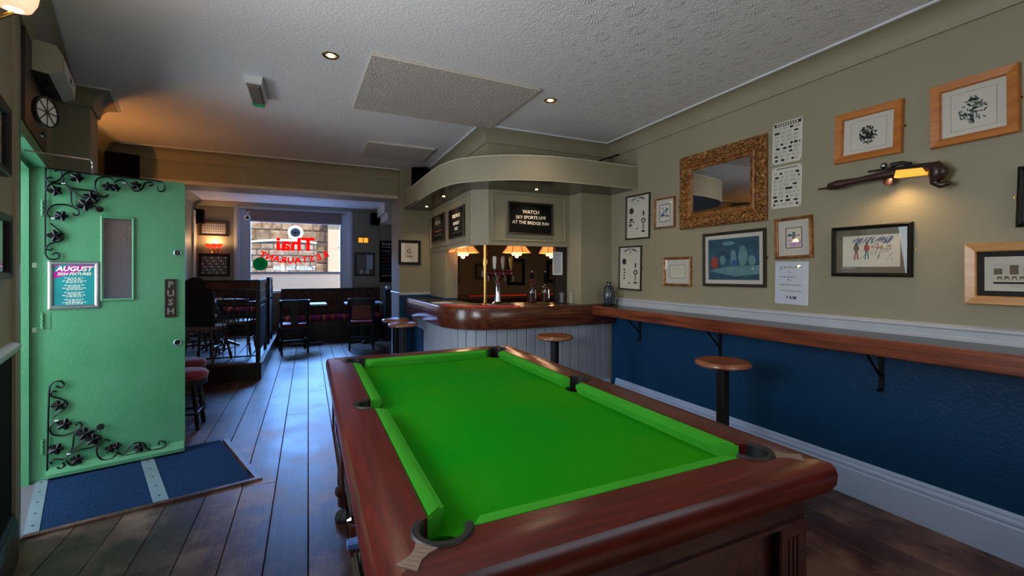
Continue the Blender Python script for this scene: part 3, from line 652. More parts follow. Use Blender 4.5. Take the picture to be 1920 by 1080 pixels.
# over-door heater
def wl_box(b, s0, s1, o0, o1, z0, z1): b.prism([Wl(s0, o0), Wl(s1, o0), Wl(s1, o1), Wl(s0, o1)], z0, z1)
hc = Vector(Wl(.34, .0)); hz = thing('air_heater', 'beige over-door air heater unit fixed high above the green door', 'heater', (hc.x, hc.y, 2.44))
hz.rotation_euler = (0, 0, math.atan2(TT.y, TT.x)-math.radians(2))
b = B('plastic'); b.prism([(.0, -.075), (.085, -.085), (.135, -.06), (.14, .02), (.11, .075), (0, .085)], -.25, .25, ax='x'); b.out('casing', hz)
b = B('black')
for i in range(5): b.box(-.235, .235, .012+i*.015, .020+i*.015, -.089, -.076)
b.out('grille', hz)
b = B('whiteplastic'); b.prism([(.1355, -.045), (.1375, -.045), (.1415, .015), (.1395, .015)], -.20, .20, ax='x'); b.out('name_plate', hz)
b = B('black'); b.box(-.05, .0, .139, .1405, -.03, -.005); b.out('indicator', hz)
# clock-like round fanlight ornament
rd = thing('round_fan_ornament', 'small round pale spoked ornament hanging above the door head', 'ornament', (*Wl(.74, .07), 2.11), rotz=math.atan2(NN.y, NN.x)+PI/2-math.radians(28))
b = B('whitel'); b.lathe([(.07, -.012), (.07, -.004)], axis='y', seg=28); b.out('disc', rd)
b = B('bronze'); b.lathe([(.068, -.018), (.078, -.018), (.078, 0), (.068, 0)], axis='y', seg=28, cap=False)
for i in range(8): a = PI*2*i/8; b.tube([(0, -.016, 0), (math.cos(a)*.07, -.016, math.sin(a)*.07)], .0022, seg=5)
b.lathe([(.006, 0), (.012, -.02), (.0, -.03)], c=(0, 0, -.10), axis='z', seg=10); b.out('rim', rd)

# ---------------------------------------------------------------- matwell
def quad_slab(name, pts, z0, z1, m_): b = B(m_); b.prism(pts, z0, z1); return b.out(name)
def F2(px, py, z=0): p = P(px, py, Z=z); return (p.x, p.y)
A_, B_, C_, D_ = F2(43, 1008), F2(478, 899), F2(418, 826), F2(99, 909)
def lerp(a, c, t): return (a[0]+(c[0]-a[0])*t, a[1]+(c[1]-a[1])*t)
D_ = (A_[0]+(C_[0]-B_[0]), A_[1]+(C_[1]-B_[1])); 
def cell(t0, t1, m_, name, z1=.008): return quad_slab(name, [lerp(A_, B_, t0), lerp(A_, B_, t1), lerp(D_, C_, t1), lerp(D_, C_, t0)], .0005, z1, m_)
o = cell(.055, .50, 'matblue', 'entrance_mat'); tag(o, 'blue ribbed entrance mat between the door sill and the metal strip', 'doormat', 'blue entrance mats')
o = cell(.57, .985, 'matblue', 'entrance_mat'); tag(o, 'blue ribbed entrance mat beyond the metal strip, further into the room', 'doormat', 'blue entrance mats')
def strip(t0, t1, lab):
    o = cell(t0, t1, 'steel', 'trim_strip', .011); struct(o)
    for i in range(5):
        p = lerp(lerp(A_, B_, (t0+t1)/2), lerp(D_, C_, (t0+t1)/2), .1+.18*i); b = B('ink'); b.lathe([(.006, .011), (.006, .0125)], c=(p[0], p[1], 0), seg=8); b.out('screw', o)
strip(.0, .055, 1); strip(.50, .57, 2)
b = B('floor'); b.sweep([lerp(A_, B_, 0), B_, C_], [(0, 0), (-.035, 0), (-.03, .012), (0, .013)]); struct(b.out('trim_mat_border'))
b = B('slate'); b.prism([Wl(.0, -.3), Wl(s_near, -.3), Wl(s_near, 0), Wl(0, 0)], -.05, .004); struct(b.out('trim_threshold'))

# ---------------------------------------------------------------- pool table
PX0, PX1, PY0, PY1, PZ = .085, 1.165, .635, 2.575, .84
PT = thing('pool_table', 'mahogany pub pool table with bright green baize in the foreground', 'pool table', ((PX0+PX1)/2, (PY0+PY1)/2, 0))
hx, hy = (PX1-PX0)/2, (PY1-PY0)/2; RW = .118; CW = .046; ZB = .797
def rect(a, b_): return [(-a, -b_), (a, -b_), (a, b_), (-a, b_)]
b = B('mahog'); 
prof = [(0, PZ), (RW, PZ), (RW, PZ-.07), (.03, PZ-.085), (.006, PZ-.08), (-.0, PZ-.066), (-.002, PZ-.03), (.002, PZ-.012), (.010, PZ-.003), (.020, PZ)]
prof = [(.022, PZ), (RW, PZ), (RW, PZ-.072), (.035, PZ-.078), (.012, PZ-.074), (.002, PZ-.055), (0, PZ-.032), (.004, PZ-.014), (.011, PZ-.004)]
cx_, cy_ = hx-RW, hy-RW
# four mitred rails, each with the grain along its own length
def rail(k):
    mname = 'mahog' if k in (1, 3) else 'mahog_x'; b = B(mname)
    cs = rect(hx, hy); p, q = cs[k], cs[(k+1) % 4]; pp_, nn_ = cs[k-1], cs[(k+2) % 4]
    ringA, ringB = [], []
    for i, (o_, z) in enumerate(prof):
        def corner(c): return (c[0]-math.copysign(o_, c[0]), c[1]-math.copysign(o_, c[1]), z)
        ringA.append(b.v(corner(p))); ringB.append(b.v(corner(q)))
    n = len(prof)
    for i in range(n): b.f([ringA[i], ringB[i], ringB[(i+1) % n], ringA[(i+1) % n]])
    b.f(ringA[::-1]); b.f(ringB); return b.out('rail', PT, smooth=35)
rails = [rail(k) for k in range(4)]
pk = [(-cx_+.016, -cy_+.016), (cx_-.016, -cy_+.016), (cx_-.016, cy_-.016), (-cx_+.016, cy_-.016), (-cx_-.006, 0), (cx_+.006, 0)]
PR = .050
bed = B('baize'); bed.box(-cx_-.01, cx_+.01, -cy_-.01, cy_+.01, ZB-.02, ZB); bed = bed.out('baize_bed', PT)
cuts = []
for x_, y_ in pk:
    c = B('rubber'); c.lathe([(PR, PZ-.25), (PR, PZ+.05)], c=(x_, y_, 0), seg=32); co = c.out('cutter'); co.parent = PT; cuts.append(co)
bpy.context.view_layer.update()
for r_ in rails+[bed]: boolean(r_, cuts)
for c in cuts: bpy.data.objects.remove(c, do_unlink=True)
for r_ in rails:
    r_.data.polygons.foreach_set('use_smooth', [True]*len(r_.data.polygons)); r_.data.set_sharp_from_angle(angle=math.radians(30))
# cushions: profile across (distance from wood edge, z), ends cut at an angle
cp = [(0, PZ-.001), (CW-.012, PZ-.002), (CW, PZ-.010), (CW-.004, PZ-.018), (CW-.018, ZB-.004), (0, ZB-.004)]
def cushion(p, q, nrm, e0, e1):
    b = B('baizec'); p, q, nrm = Vector(p), Vector(q), Vector(nrm); d = (q-p).normalized(); A, C = [], []
    for o_, z in cp:
        A.append(b.v((*(p+nrm*o_+d*o_*e0), z))); C.append(b.v((*(q+nrm*o_-d*o_*e1), z)))
    n = len(cp)
    for i in range(n): b.f([A[i], C[i], C[(i+1) % n], A[(i+1) % n]])
    b.f(A[::-1]); b.f(C)
    bmesh.ops.bevel(b.bm, geom=[e for e in b.bm.edges if abs((e.verts[0].co-e.verts[1].co).z) < .02 and e.calc_length() > .02], offset=.004, segments=2, affect='EDGES')
    b.out('cushion', PT, smooth=45)
gc, gm = .062, .048
for sx in (-1, 1):
    n_ = (-sx, 0); cushion((sx*cx_, -cy_+gc), (sx*cx_, -gm), n_, .9, .35); cushion((sx*cx_, gm), (sx*cx_, cy_-gc), n_, .35, .9)
for sy in (-1, 1): cushion((-cx_+gc, sy*cy_), (cx_-gc, sy*cy_), (0, -sy), .9, .9)
for i, (x_, y_) in enumerate(pk):
    ang = math.atan2(y_, x_) if i < 4 else (PI if x_ < 0 else 0); half = math.radians(112 if i < 4 else 86)
    r_ = PR; 
    b = B('rubber'); ri, ro = r_-.010, r_+.007; R0 = []
    for k in range(25):
        a = ang-half+2*half*k/24; ca, sa = math.cos(a), math.sin(a)
        R0.append([b.v((x_+ca*r, y_+sa*r, z)) for r, z in ((ri, PZ-.05), (ri, PZ+.001), (ri+.004, PZ+.0045), (ro-.003, PZ+.0045), (ro, PZ+.0005), (ro-.007, PZ-.05))])
    for A, C in zip(R0, R0[1:]):
        for j in range(6): b.f([A[j], C[j], C[(j+1) % 6], A[(j+1) % 6]])
    b.f(R0[0]); b.f(R0[-1][::-1]); pc = b.out('pocket', PT, smooth=40)
    b = B('black'); b.lathe([(PR-.001, ZB-.021), (PR-.004, ZB-.1), (.02, ZB-.13), (0.0001, ZB-.13)], c=(x_, y_, 0), seg=24, cap=False); b.out('pocket_liner', pc)
for sx in (-1, 1):
    for sy in (-1, 1):
        b = B('steel'); c = Vector((sx*(cx_-.016), sy*(cy_-.016))); dd = Vector((sx, sy)).normalized(); tt_ = Vector((-dd.y, dd.x))
        pts = []
        for t_, w_ in ((.054, .022), (.07, .014), (.09, .012), (.115, .02)): pts.append(c+dd*t_+tt_*w_)
        for t_, w_ in ((.115, .02), (.09, .012), (.07, .014), (.054, .022)): pts.append(c+dd*t_-tt_*w_)
        b.prism([tuple(p) for p in pts], PZ-.002, PZ+.0025)
        for k in range(5):
            q = c+dd*(.062+k*.011); b.prism([tuple(q+tt_*.010), tuple(q+tt_*.010+dd*.002), tuple(q-tt_*.010+dd*.004), tuple(q-tt_*.010+dd*.002)], PZ+.0025, PZ+.0035)
        o = b.out('corner_plate', PT); o.data.materials[0] = M['cornerplate'] if 'cornerplate' in M else mat('worn_nickel', (150, 132, 118), .4, metal=.5)
kx, ky = hx-.05, hy-.05
b = B('mahog_d')
b.box(-kx+.02, kx-.02, -ky+.02, ky-.02, .47, PZ-.09)
b.out('cabinet', PT)
b = B('mahog_d')     # frieze under the rails, base moulding
b.sweep(rect(kx, ky), [(0, PZ-.145), (-.0, PZ-.078), (.05, PZ-.078), (.05, PZ-.145)], closed=True, cap=False)
b.sweep(rect(kx+.006, ky+.006), [(0, PZ-.152), (.0, PZ-.142), (.05, PZ-.142), (.05, PZ-.152)], closed=True, cap=False)
b.sweep(rect(kx+.004, ky+.004), [(.004, .455), (0, .462), (0, .474), (.006, .48), (.05, .48), (.05, .455)], closed=True, cap=False); b.out('frieze', PT)
def side_panel(T, w_):
    b = B('mahog_d'); b.T = T; h_ = .17; zc = .59
    b.T = T @ Matrix.Translation((0, -.018, zc)); b.frame(w_, h_, [(0, 0), (0, .006), (.008, .010), (.016, .004), (.016, 0)]); b.frame(w_-.06, h_-.06, [(0, 0), (0, .003), (.006, .006), (.010, 0)]); b.out('side_panel', PT)
side_panel(Matrix.Translation((-kx-.0, .42, 0)) @ Matrix.Rotation(-PI/2, 4, 'Z'), .66)
side_panel(Matrix.Translation((-kx-.0, -.48, 0)) @ Matrix.Rotation(-PI/2, 4, 'Z'), .34)
side_panel(Matrix.Translation((kx, .42, 0)) @ Matrix.Rotation(PI/2, 4, 'Z'), .66); side_panel(Matrix.Translation((kx, -.42, 0)) @ Matrix.Rotation(PI/2, 4, 'Z'), .66)
side_panel(Matrix.Translation((0, ky, 0)) @ Matrix.Rotation(PI, 4, 'Z'), .62)
for sx in (-1, 1):
    for sy in (-1, 1):
        b = B('mahog_d'); X0, Y0 = sx*(kx-.045), sy*(ky-.045)
        b.box(X0-.05, X0+.05, Y0-.05, Y0+.05, .455, PZ-.15, bev=.004)
        for r_ in range(3): b.box(X0-.052, X0+.052, Y0-.022+r_*.016, Y0-.014+r_*.016, .49, .66)
        for r_ in range(3): b.box(X0-.022+r_*.016, X0-.014+r_*.016, Y0-.052, Y0+.052, .49, .66)
        b.lathe([(.03, .455), (.042, .445), (.046, .43), (.034, .42), (.044, .40), (.046, .385), (.030, .375), (.034, .33), (.040, .26), (.042, .19), (.034, .175), (.052, .165), (.055, .15), (.052, .135), (.040, .128), (.038, .075), (.03, .07)], c=(X0, Y0, 0), seg=20)
        lg = b.out('leg', PT, smooth=35)
        b = B('rubber'); b.lathe([(.018, .08), (.022, .055), (.05, .03), (.055, .008), (.05, 0)], c=(X0, Y0, 0), seg=20); b.out('foot', lg, smooth=True)
# coin mechanism, locks and ball door on the left flank
def flank(pt): return pt
b = B('black'); b.box(-kx-.012, -kx+.02, -.46, -.30, .50, .70, bev=.004); cm = b.out('coin_mechanism', PT)
b = B('chrome'); b.box(-kx-.016, -kx-.012, -.44, -.32, .56, .685, bev=.002); b.lathe([(.012, 0), (.013, -.02), (.006, -.03)], c=(-kx-.015, -.40, .66), axis='x', seg=12); b.out('coin_plate', cm)
b = B('inkb'); b.box(-kx-.045, -kx-.012, -.40, -.37, .58, .60, bev=.004); b.out('coin_slide', cm)
b = B('chrome'); b.lathe([(.012, 0), (.012, -.012), (.008, -.016)], c=(-kx+.004, -.20, .72), axis='x', seg=12); lk = b.out('lock', PT)
b = B('greenp'); b.box(-kx-.012, -kx-.002, -.212, -.196, .665, .70, bev=.003); b.out('key_tag', lk)
b = B('chrome'); b.lathe([(.010, 0), (.010, -.012), (.007, -.016)], c=(-kx+.004, .70, .70), axis='x', seg=12); b.out('lock', PT)
b = B('whitel'); b.box(-kx-.004, -kx-.001, -.30, -.26, .69, .745); b.out('label_plate', PT)
b = B('redv'); b.box(-kx-.004, -kx, -.60, -.50, .62, .69); b.out('label_plate', PT)

# ---------------------------------------------------------------- wall shelf and brackets
b = B('shelf'); b.box(XR-.32, XR-.30, -1.28, 3.70, .884, .97, bev=.004); sh = b.out('wall_shelf'); tag(sh, 'long mahogany drinking shelf running along the right wall to the bar', 'shelf')
b = B('shelftop'); b.box(XR-.30, XR-.024, -1.28, 3.72, .945, .969); b.out('shelf_board', sh)
brk = None
for yy in (3.30, 2.40, 1.50-.15, .3):
    if brk is None:
        brk = thing('shelf_bracket', 'black iron shelf bracket', 'bracket', (XR, yy, .944), group='iron brackets under the wall shelf')
        b = B('iron'); b.box(-.26, 0, -.012, .012, -.008, 0); b.box(-.008, 0, -.012, .012, -.30, 0); b.tube([(-.23, 0, -.01), (-.13, 0, -.10), (-.01, 0, -.22)], .007); b.tube([(-.012, 0, -.28), (-.03, 0, -.30), (-.05, 0, -.285)], .005); b.out('arm', brk)
        brk['label'] = 'black iron shelf bracket nearest the bar'; continue
    lab = {2.40: 'black iron shelf bracket above the first stool against the blue wall', 1.35: 'black iron shelf bracket on the blue wall right of the near stool', .3: 'black iron shelf bracket nearest the camera'}[round(yy, 2)]
    dup(brk, (XR, yy, .944), 0, lab)

# ---------------------------------------------------------------- bar counter
bc = thing('bar_counter', 'curved mahogany bar counter with grey matchboard front', 'bar counter', (1.6, 4.2, 0))
bc.location = (0, 0, 0)
cc = [(1.12, 5.70), (1.12, 5.0), (1.12, 4.45)]+[tuple(v)[:2] for v in catmull([(1.12, 4.3, 0), (1.14, 4.05, 0), (1.24, 3.83, 0), (1.42, 3.69, 0), (1.68, 3.635, 0), (1.95, 3.63, 0)], 6)]+[(2.3, 3.63), (2.56, 3.63), (2.86, 3.66)]
cc = cc[::-1]      # so that left of path is the room side -> reverse keeps bar on the right
ZT, ZF = .982, .785
b = B('barwood'); b.sweep(cc, [(-.03, ZF), (.0, ZF), (.004, ZF+.006), (.004, ZT-.012), (-.004, ZT), (-.03, ZT)]); b.out('fascia', bc, smooth=40)
ctp = []
for i, p in enumerate(cc):
    a = Vector(cc[max(i-1, 0)]); c = Vector(cc[min(i+1, len(cc)-1)]); d = (c-a).normalized(); ctp.append((p[0]+d.y*.026, p[1]-d.x*.026))
b = B('shelftop'); b.prism(ctp+[(1.44, 5.69), (1.44, 4.97), (1.56, 4.97), (1.56, 4.40), (1.70, 4.25), (2.35, 4.25), (2.35, 3.98), (2.49, 3.98), (2.49, 3.735), (2.86, 3.735)], ZT-.04, ZT-.002); b.out('counter_top', bc)
# matchboard front boards
def resample(path, step):
    pts = [Vector(p) for p in path]; out_ = [pts[0]]; acc = 0
    for a, c in zip(pts, pts[1:]):
        L_ = (c-a).length; d = 0
        while acc+(L_-d) >= step: d += step-acc; out_.append(a+(c-a)*(d/L_)); acc = 0
        acc += L_-d
    return out_
inner = []
for i, p in enumerate(cc):
    a = Vector(cc[max(i-1, 0)]); c = Vector(cc[min(i+1, len(cc)-1)]); d = (c-a).normalized(); n_ = Vector((d.y, -d.x)); inner.append(Vector(p)+n_*.085)
rs_ = resample(inner, .098)
for i, (a, c) in enumerate(zip(rs_, rs_[1:])):
    d = (c-a).normalized(); n_ = Vector((d.y, -d.x)); g = d*.003; isblue = a.y > 4.95
    b = B('blue' if isblue else 'match'); z1 = .66 if isblue else ZF+.01
    q0, q1 = a+g, c-g
    b.prism([tuple(q0), tuple(q0+n_*.016), tuple(q1+n_*.016), tuple(q1), tuple(q1-n_*.0-d*.004-n_*.004), tuple(q0+d*.004-n_*.004)], .0, z1); b.out('board', bc)
b = B('match'); b.sweep([tuple(p) for p in inner], [(-.010, 0), (-.03, 0), (-.03, ZF), (-.010, ZF)]); b.out('front_backing', bc)
b = B('skirt'); b.sweep([tuple(p) for p in inner if p.y < 4.95], [(0, 0), (.022, 0), (.022, .16), (.012, .19), (0, .2)]); b.out('plinth', bc)
b = B('trimw'); b.tube([(1.20, 4.97, .665), (1.20, 5.66, .665)], .018, seg=8); b.tube([(1.21, 4.97, 0), (1.21, 4.97, .66)], .012, seg=8); b.out('hatch_moulding', bc)
b = B('mahog_d'); b.box(1.62, 2.35, 4.15, 4.2, .1, .94); b.out('counter_back', bc)

# canopy
cn = thing('bar_canopy', 'curved sage green canopy over the bar with dark soffit and spotlights', 'canopy', (0, 0, 0))
cpts = [(2.875, 3.345), (2.5, 3.335), (2.2, 3.335)]+[tuple(v)[:2] for v in catmull([(1.95, 3.355, 0), (1.62, 3.455, 0), (1.38, 3.61, 0), (1.22, 3.80, 0), (1.145, 4.05, 0), (1.12, 4.35, 0)], 6)]+[(1.115, 4.9), (1.115, 5.70)]
b = B('wall'); b.sweep(cpts, [(-.02, 2.105), (0, 2.105), (0, 2.315), (-.02, 2.315)]); b.out('fascia', cn, smooth=40)
b = B('cream'); b.sweep(cpts, [(-.02, 2.315), (.004, 2.315), (.004, 2.322), (-.02, 2.322)]); b.sweep(cpts, [(-.004, 2.101), (.003, 2.101), (.003, 2.105), (-.004, 2.105)]); b.out('edge_bead', cn)
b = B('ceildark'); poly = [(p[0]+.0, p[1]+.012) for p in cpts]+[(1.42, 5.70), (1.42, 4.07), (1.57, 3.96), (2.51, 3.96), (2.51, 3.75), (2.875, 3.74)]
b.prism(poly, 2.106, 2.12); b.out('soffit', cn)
def spot_ring(parent, c, r=.035, lit=True, name='downlight_ring'):
    b = B('brass'); b.lathe([(r, -.004), (r*1.25, -.006), (r*1.45, 0), (r, 0)], c=c, seg=20, cap=False); o = b.out(name, parent, smooth=True)
    b = B('bulb' if lit else 'chrome'); b.lathe([(0.0001, -.003), (r*.45, -.004), (r*.5, .0)], c=c, seg=16, cap=False); b.out('bulb', o)
for px, py in ((1006, 355), (832, 368), (800, 387)):
    p = P(px, py, Z=2.105); 
    if px != 1006: p = Vector((min(p.x, 1.33), p.y, p.z))
    spot_ring(cn, (p.x, p.y, 2.105), .028)
    light('canopy_spot', 'SPOT', (p.x, p.y, 2.095), (0, 0, 0), 7, (1, .72, .42), radius=.02, spot=120, blend=.7)
# brass pole
bp_ = P(910, 572, Z=ZT); pole = thing('brass_pole', 'slim brass pole rising from the bar counter corner to the header', 'pole', (1.56, 3.99, ZT))
b = B('brass'); b.cyl((0, 0, 0), (0, 0, HZ0-ZT), .017, seg=16); b.out('tube', pole, smooth=True)
b = B('brass'); b.lathe([(.034, 0), (.034, .008), (.018, .02)], seg=16); b.out('flange', pole, smooth=True)

# ---------------------------------------------------------------- things on the bar
def at_bar(px, py, z=ZT): p = P(px, py, Z=z); return p
o = B('red'); pts = [(1.30, 3.98), (1.24, 4.22), (1.18, 4.22), (1.20, 4.02), (1.30, 3.84), (1.46, 3.74), (1.80, 3.69), (1.81, 3.80), (1.5, 3.86)]
o.prism(pts, ZT-.001, ZT+.006); o = o.out('bar_runner'); tag(o, 'bright red bar towel runner curving round the counter corner by the brass pole', 'bar runner')
o = B('paperc'); o.box(-.09, .09, -.10, .10, 0, .006); o = o.out('bar_mat'); o.location = (1.27, 4.50, ZT-.001); tag(o, 'white folded bar mat lying on the counter left of the red runner', 'bar mat')
for i, (y_, lb) in enumerate(((4.95, 'dark bar mat in the middle of the left side of the counter'), (5.35, 'dark bar mat at the far left end of the counter'))):
    o = B('rubber'); o.box(-.10, .10, -.13, .13, 0, .008, bev=.002); o = o.out('bar_mat'); o.location = (1.28, y_, ZT-.001); tag(o, lb, 'bar mat')
# beer font with four taps
ft = thing('beer_font', 'chrome T-bar beer font with four tap handles behind the brass pole', 'beer font', (1.74, 4.10, ZT-.003))
b = B('chrome'); b.lathe([(.06, 0), (.06, .012), (.036, .03), (.028, .10), (.026, .20), (.04, .255), (.055, .275)], seg=20); b.out('column', ft, smooth=True)
b = B('beer'); b.tube([(-.16, 0, .31), (.17, 0, .31)], .038, seg=16); b.lathe([(.05, .26), (.042, .30)], seg=16); b.out('crossbar', ft, smooth=True)
for i, x_ in enumerate((-.135, -.045, .045, .135)):
    b = B('chrome'); b.cyl((x_, -.03, .30), (x_, -.075, .285), .008, seg=8); b.cyl((x_, -.075, .29), (x_, -.078, .235), .007, seg=8); b.cyl((x_, -.02, .335), (x_, -.02, .365), .008, seg=8); b.ball((x_, -.04, .31), .012, 8); tp = b.out('tap', ft, smooth=True)
    b = B(('black', 'whiteplastic', 'chrome', 'brass')[i]); b.prism([(x_-.010, .36), (x_+.010, .36), (x_+.019, .46), (x_+.012, .485), (x_-.012, .485), (x_-.019, .46)], -.028, -.012, ax='y'); b.out('tap_handle', tp)
b = B('chrome'); b.box(-.12, .12, -.16, -.05, .0, .012, bev=.002); b.out('drip_tray', ft)
def pump(x_, y_, lab):
    t = thing('hand_pump', lab, 'beer pump', (x_, y_, ZT-.003), group='hand pull beer pumps')
    b = B('mahog_d'); b.box(-.04, .04, -.04, .04, 0, .11, bev=.006); b.out('pump_block', t)
    b = B('chrome'); b.lathe([(.034, .11), (.034, .122), (.016, .135), (.026, .15), (.028, .165), (.012, .18), (.010, .195)], seg=16); b.tube([(0, -.03, .13), (0, -.075, .14), (0, -.08, .05)], .006); b.out('pump_neck', t, smooth=True)
    b = B('black'); b.lathe([(.010, .195), (.013, .21), (.018, .25), (.021, .285), (.014, .315), (.010, .32)], seg=16); h_ = b.out('pump_handle', t, smooth=True)
    b = B('chrome'); b.ball((0, 0, .33), .012, 10); b.out('handle_ferrule', h_, smooth=True)
    return t
pA_ = pump(2.13, 4.10, 'hand pull beer pump nearer the beer font'); pB_ = pump(2.30, 4.12, 'hand pull beer pump nearer the paper notice')
b = B('beer'); b.lathe([(.036, -.004), (.036, .004)], c=(0, -.028, .225), axis='y', seg=20); b.out('pump_clip', pA_)['label'] = 'round dark red pump clip'
gl = None
for i, (x_, y_, lb) in enumerate(((2.42, 3.98, 'clear tumbler on the bar below the paper notice'), (2.455, 3.86, 'clear tumbler at the end of the bar against the pier'), (2.36, 3.90, 'clear tumbler in front of the second hand pump'))):
    if gl is None:
        b = B('glass'); b.lathe([(.026, 0), (.034, .11), (.031, .11), (.024, .008), (.0001, .008)], seg=16, cap=False); b.lathe([(.0001, 0), (.026, 0)], seg=16, cap=False); gl = b.out('glass_tumbler', smooth=True); o = gl
    else: o = gl.copy(); COL.objects.link(o)
    o.location = (x_, y_, ZT-.001); tag(o, lb, 'glass', 'tumblers on the bar')
js = thing('straw_jar', 'clear jar of pale straws standing at the right end of the bar', 'jar', (2.41, 4.06, ZT-.001))
b = B('glass'); b.lathe([(.0001, 0), (.035, 0), (.035, .13), (.032, .13), (.032, .006)], seg=16, cap=False); b.out('jar', js, smooth=True)
for i in range(9):
    a = i*.7; b = B('whiteplastic' if i % 3 else 'ink'); b.cyl((.015*math.cos(a), .015*math.sin(a), .005), (.03*math.cos(a), .03*math.sin(a), .21+.01*(i % 3)), .003, seg=6); b.out('straw', js)
o = thing('notice_board', 'white framed printed notice hanging under the bar header on the right', 'notice', (2.37, 3.985, 1.395)); b = B('whiteplastic'); b.frame(.115, .24, [(0, 0), (0, .008), (.007, .008), (.007, 0)]); b.out('frame', o)
b = B('paperc'); b.box(-.052, .052, -.003, -.001, -.115, .115); b.m('grey')
for i in range(14): b.box(-.04, .04-(.02 if i % 4 == 3 else 0), -.0036, -.0031, .095-i*.0145, .099-i*.0145)
b.out('sheet', o)
b = B('dark'); b.box(2.36, 2.49, 4.0, 4.06, ZT, HZ0); struct(b.out('trim_bar_post'))
o = B('brass'); o.box(-.16, .16, -.03, .03, 0, .01, bev=.003); o = o.out('drip_tray'); o.location = (2.12, 3.90, ZT-.001); tag(o, 'long shallow brass drip tray in front of the hand pumps', 'drip tray')
# vase on the shelf end
vz = B('artblue'); vz.lathe([(.035, 0), (.05, .01), (.062, .05), (.066, .10), (.06, .15), (.044, .19), (.026, .205), (.024, .225), (.032, .235), (.022, .235), (.02, .2), (.0001, .2)], seg=28, cap=False); vz = vz.out('vase', smooth=True)
p = P(1146, 570, Z=.969); vz.location = (2.74, 3.60, .969); tag(vz, 'grey blue glazed vase with pale line pattern on the shelf end by the bar', 'vase')
b = B('trimw')
for k in range(12):
    a = 2*PI*k/12; pts = []
    for j in range(9):
        z = .02+j*.018; r_ = {0: .056, 1: .061, 2: .0645, 3: .067, 4: .0672, 5: .0665, 6: .0645, 7: .061, 8: .055}[j]+.0005
        aa = a+(.14 if j % 2 else -.14); pts.append((math.cos(aa)*r_, math.sin(aa)*r_, z))
    b.tube(pts, .0012, seg=4)
b.out('line_pattern', vz)

# ---------------------------------------------------------------- room behind the bar
rb = thing('rear_bar_counter', 'dark rear bar counter with red runner seen through the bar opening', 'bar counter', (3.1, 5.95, 0))
b = B('mahog_d'); b.box(-1.2, 1.8, -.2, .2, 0, .93); b.out('body', rb)
b = B('shelftop'); b.box(-1.25, 1.85, -.26, .26, .93, .97, bev=.005); b.out('counter_top', rb)
o = B('red'); o.box(-1.1, -.1, -.26, -.10, 0, .008); o = o.out('bar_runner'); o.location = (3.1, 5.95, .97); tag(o, 'red bar towel runner on the left part of the rear counter', 'bar runner')
o = B('red'); o.box(.0, .8, -.26, -.10, 0, .008); o = o.out('bar_runner'); o.location = (3.1, 5.95, .97); tag(o, 'red bar towel runner on the middle of the rear counter, right of the brass pole', 'bar runner')
def pendant(px, py, Y_, w_, h_, lab, cluster=True):
    p = P(px, py, Y=Y_); t = thing('pendant_lamp', lab, 'lamp', p, group='orange pendant lamps behind the bar')
    b = B('lamp'); b.lathe([(w_, 0), (w_*.96, .01), (w_*.62, h_*.6), (w_*.42, h_)], seg=16, cap=False); b.out('lamp_shade', t, smooth=20)
    b = B('bronze')
    for k in range(8): a = 2*PI*k/8; b.tube([(w_*math.cos(a), w_*math.sin(a), 0), (w_*.62*math.cos(a), w_*.62*math.sin(a), h_*.6), (w_*.42*math.cos(a), w_*.42*math.sin(a), h_)], .004, seg=5)
    b.cyl((0, 0, h_*.8), (0, 0, 2.45-p.z), .006); b.out('shade_ribs', t)
    b = B('lampglow')
    for k in range(5): a = 2*PI*k/5; b.ball((.05*math.cos(a), .05*math.sin(a), -.01), .028, 8)
    b.ball((0, 0, -.04), .03, 8); b.out('bulb_cluster', t)
    light('pendant_glow', 'POINT', (p.x, p.y, p.z-.11), (0, 0, 0), 5, (1, .62, .32), radius=.04)
pendant(969, 474, 5.3, .19, .16, 'orange fabric pendant lamp behind the bar, hanging in the middle of the opening')
pendant(1033, 475, 5.3, .17, .18, 'orange fabric pendant lamp behind the bar beside the paper notice')
pendant(868, 474, 5.0, .19, .15, 'orange fabric pendant lamp seen left of the brass pole')
# ---------------------------------------------------------------- picture makers
PROF = {
 'flat': lambda w_, d: [(0, 0), (0, d*.8), (.003, d), (w_-.004, d*.85), (w_, d*.6), (w_, 0)],
 'round': lambda w_, d: [(0, 0), (0, d*.5), (w_*.15, d*.85), (w_*.4, d), (w_*.7, d*.8), (w_*.8, d*.55), (w_, d*.5), (w_, 0)],
}
def wall_pic(name, label, cat, corners, wallkind, frame_m, fw, depth=.018, mount_m='paper2', mount=0, prof='flat', art=None, glass=True, plates=True, paper='paper', group=None, x_=None, hooks=None):
    """corners TL TR BL BR in photo pixels; wallkind gives plane"""
    TL, TR, BL, BR = corners
    kind, val = wallkind
    def pr(c): return P(c[0], c[1], **({'X': val-depth*.7} if kind == 'X' else {'Y': val-depth*.7}))
    a, b_, c, d = [pr(q) for q in (TL, TR, BL, BR)]
    if kind == 'X': u = lambda p: -p.y
    else: u = lambda p: p.x
    w_ = ((u(b_)-u(a))+(u(d)-u(c)))/2; h_ = ((a.z-c.z)+(b_.z-d.z))/2
    cen = (a+b_+c+d)/4; tilt = math.atan2((b_.z-a.z)+(d.z-c.z), 2*w_)
    if kind == 'X': loc = (val-.001, cen.y, cen.z); rz = -PI/2
    else: loc = (cen.x, val-.001, cen.z); rz = 0
    return pic_at(name, label, cat, loc, rz, tilt, w_, h_, frame_m, fw, depth, mount_m, mount, prof, art, glass, plates, paper, group)
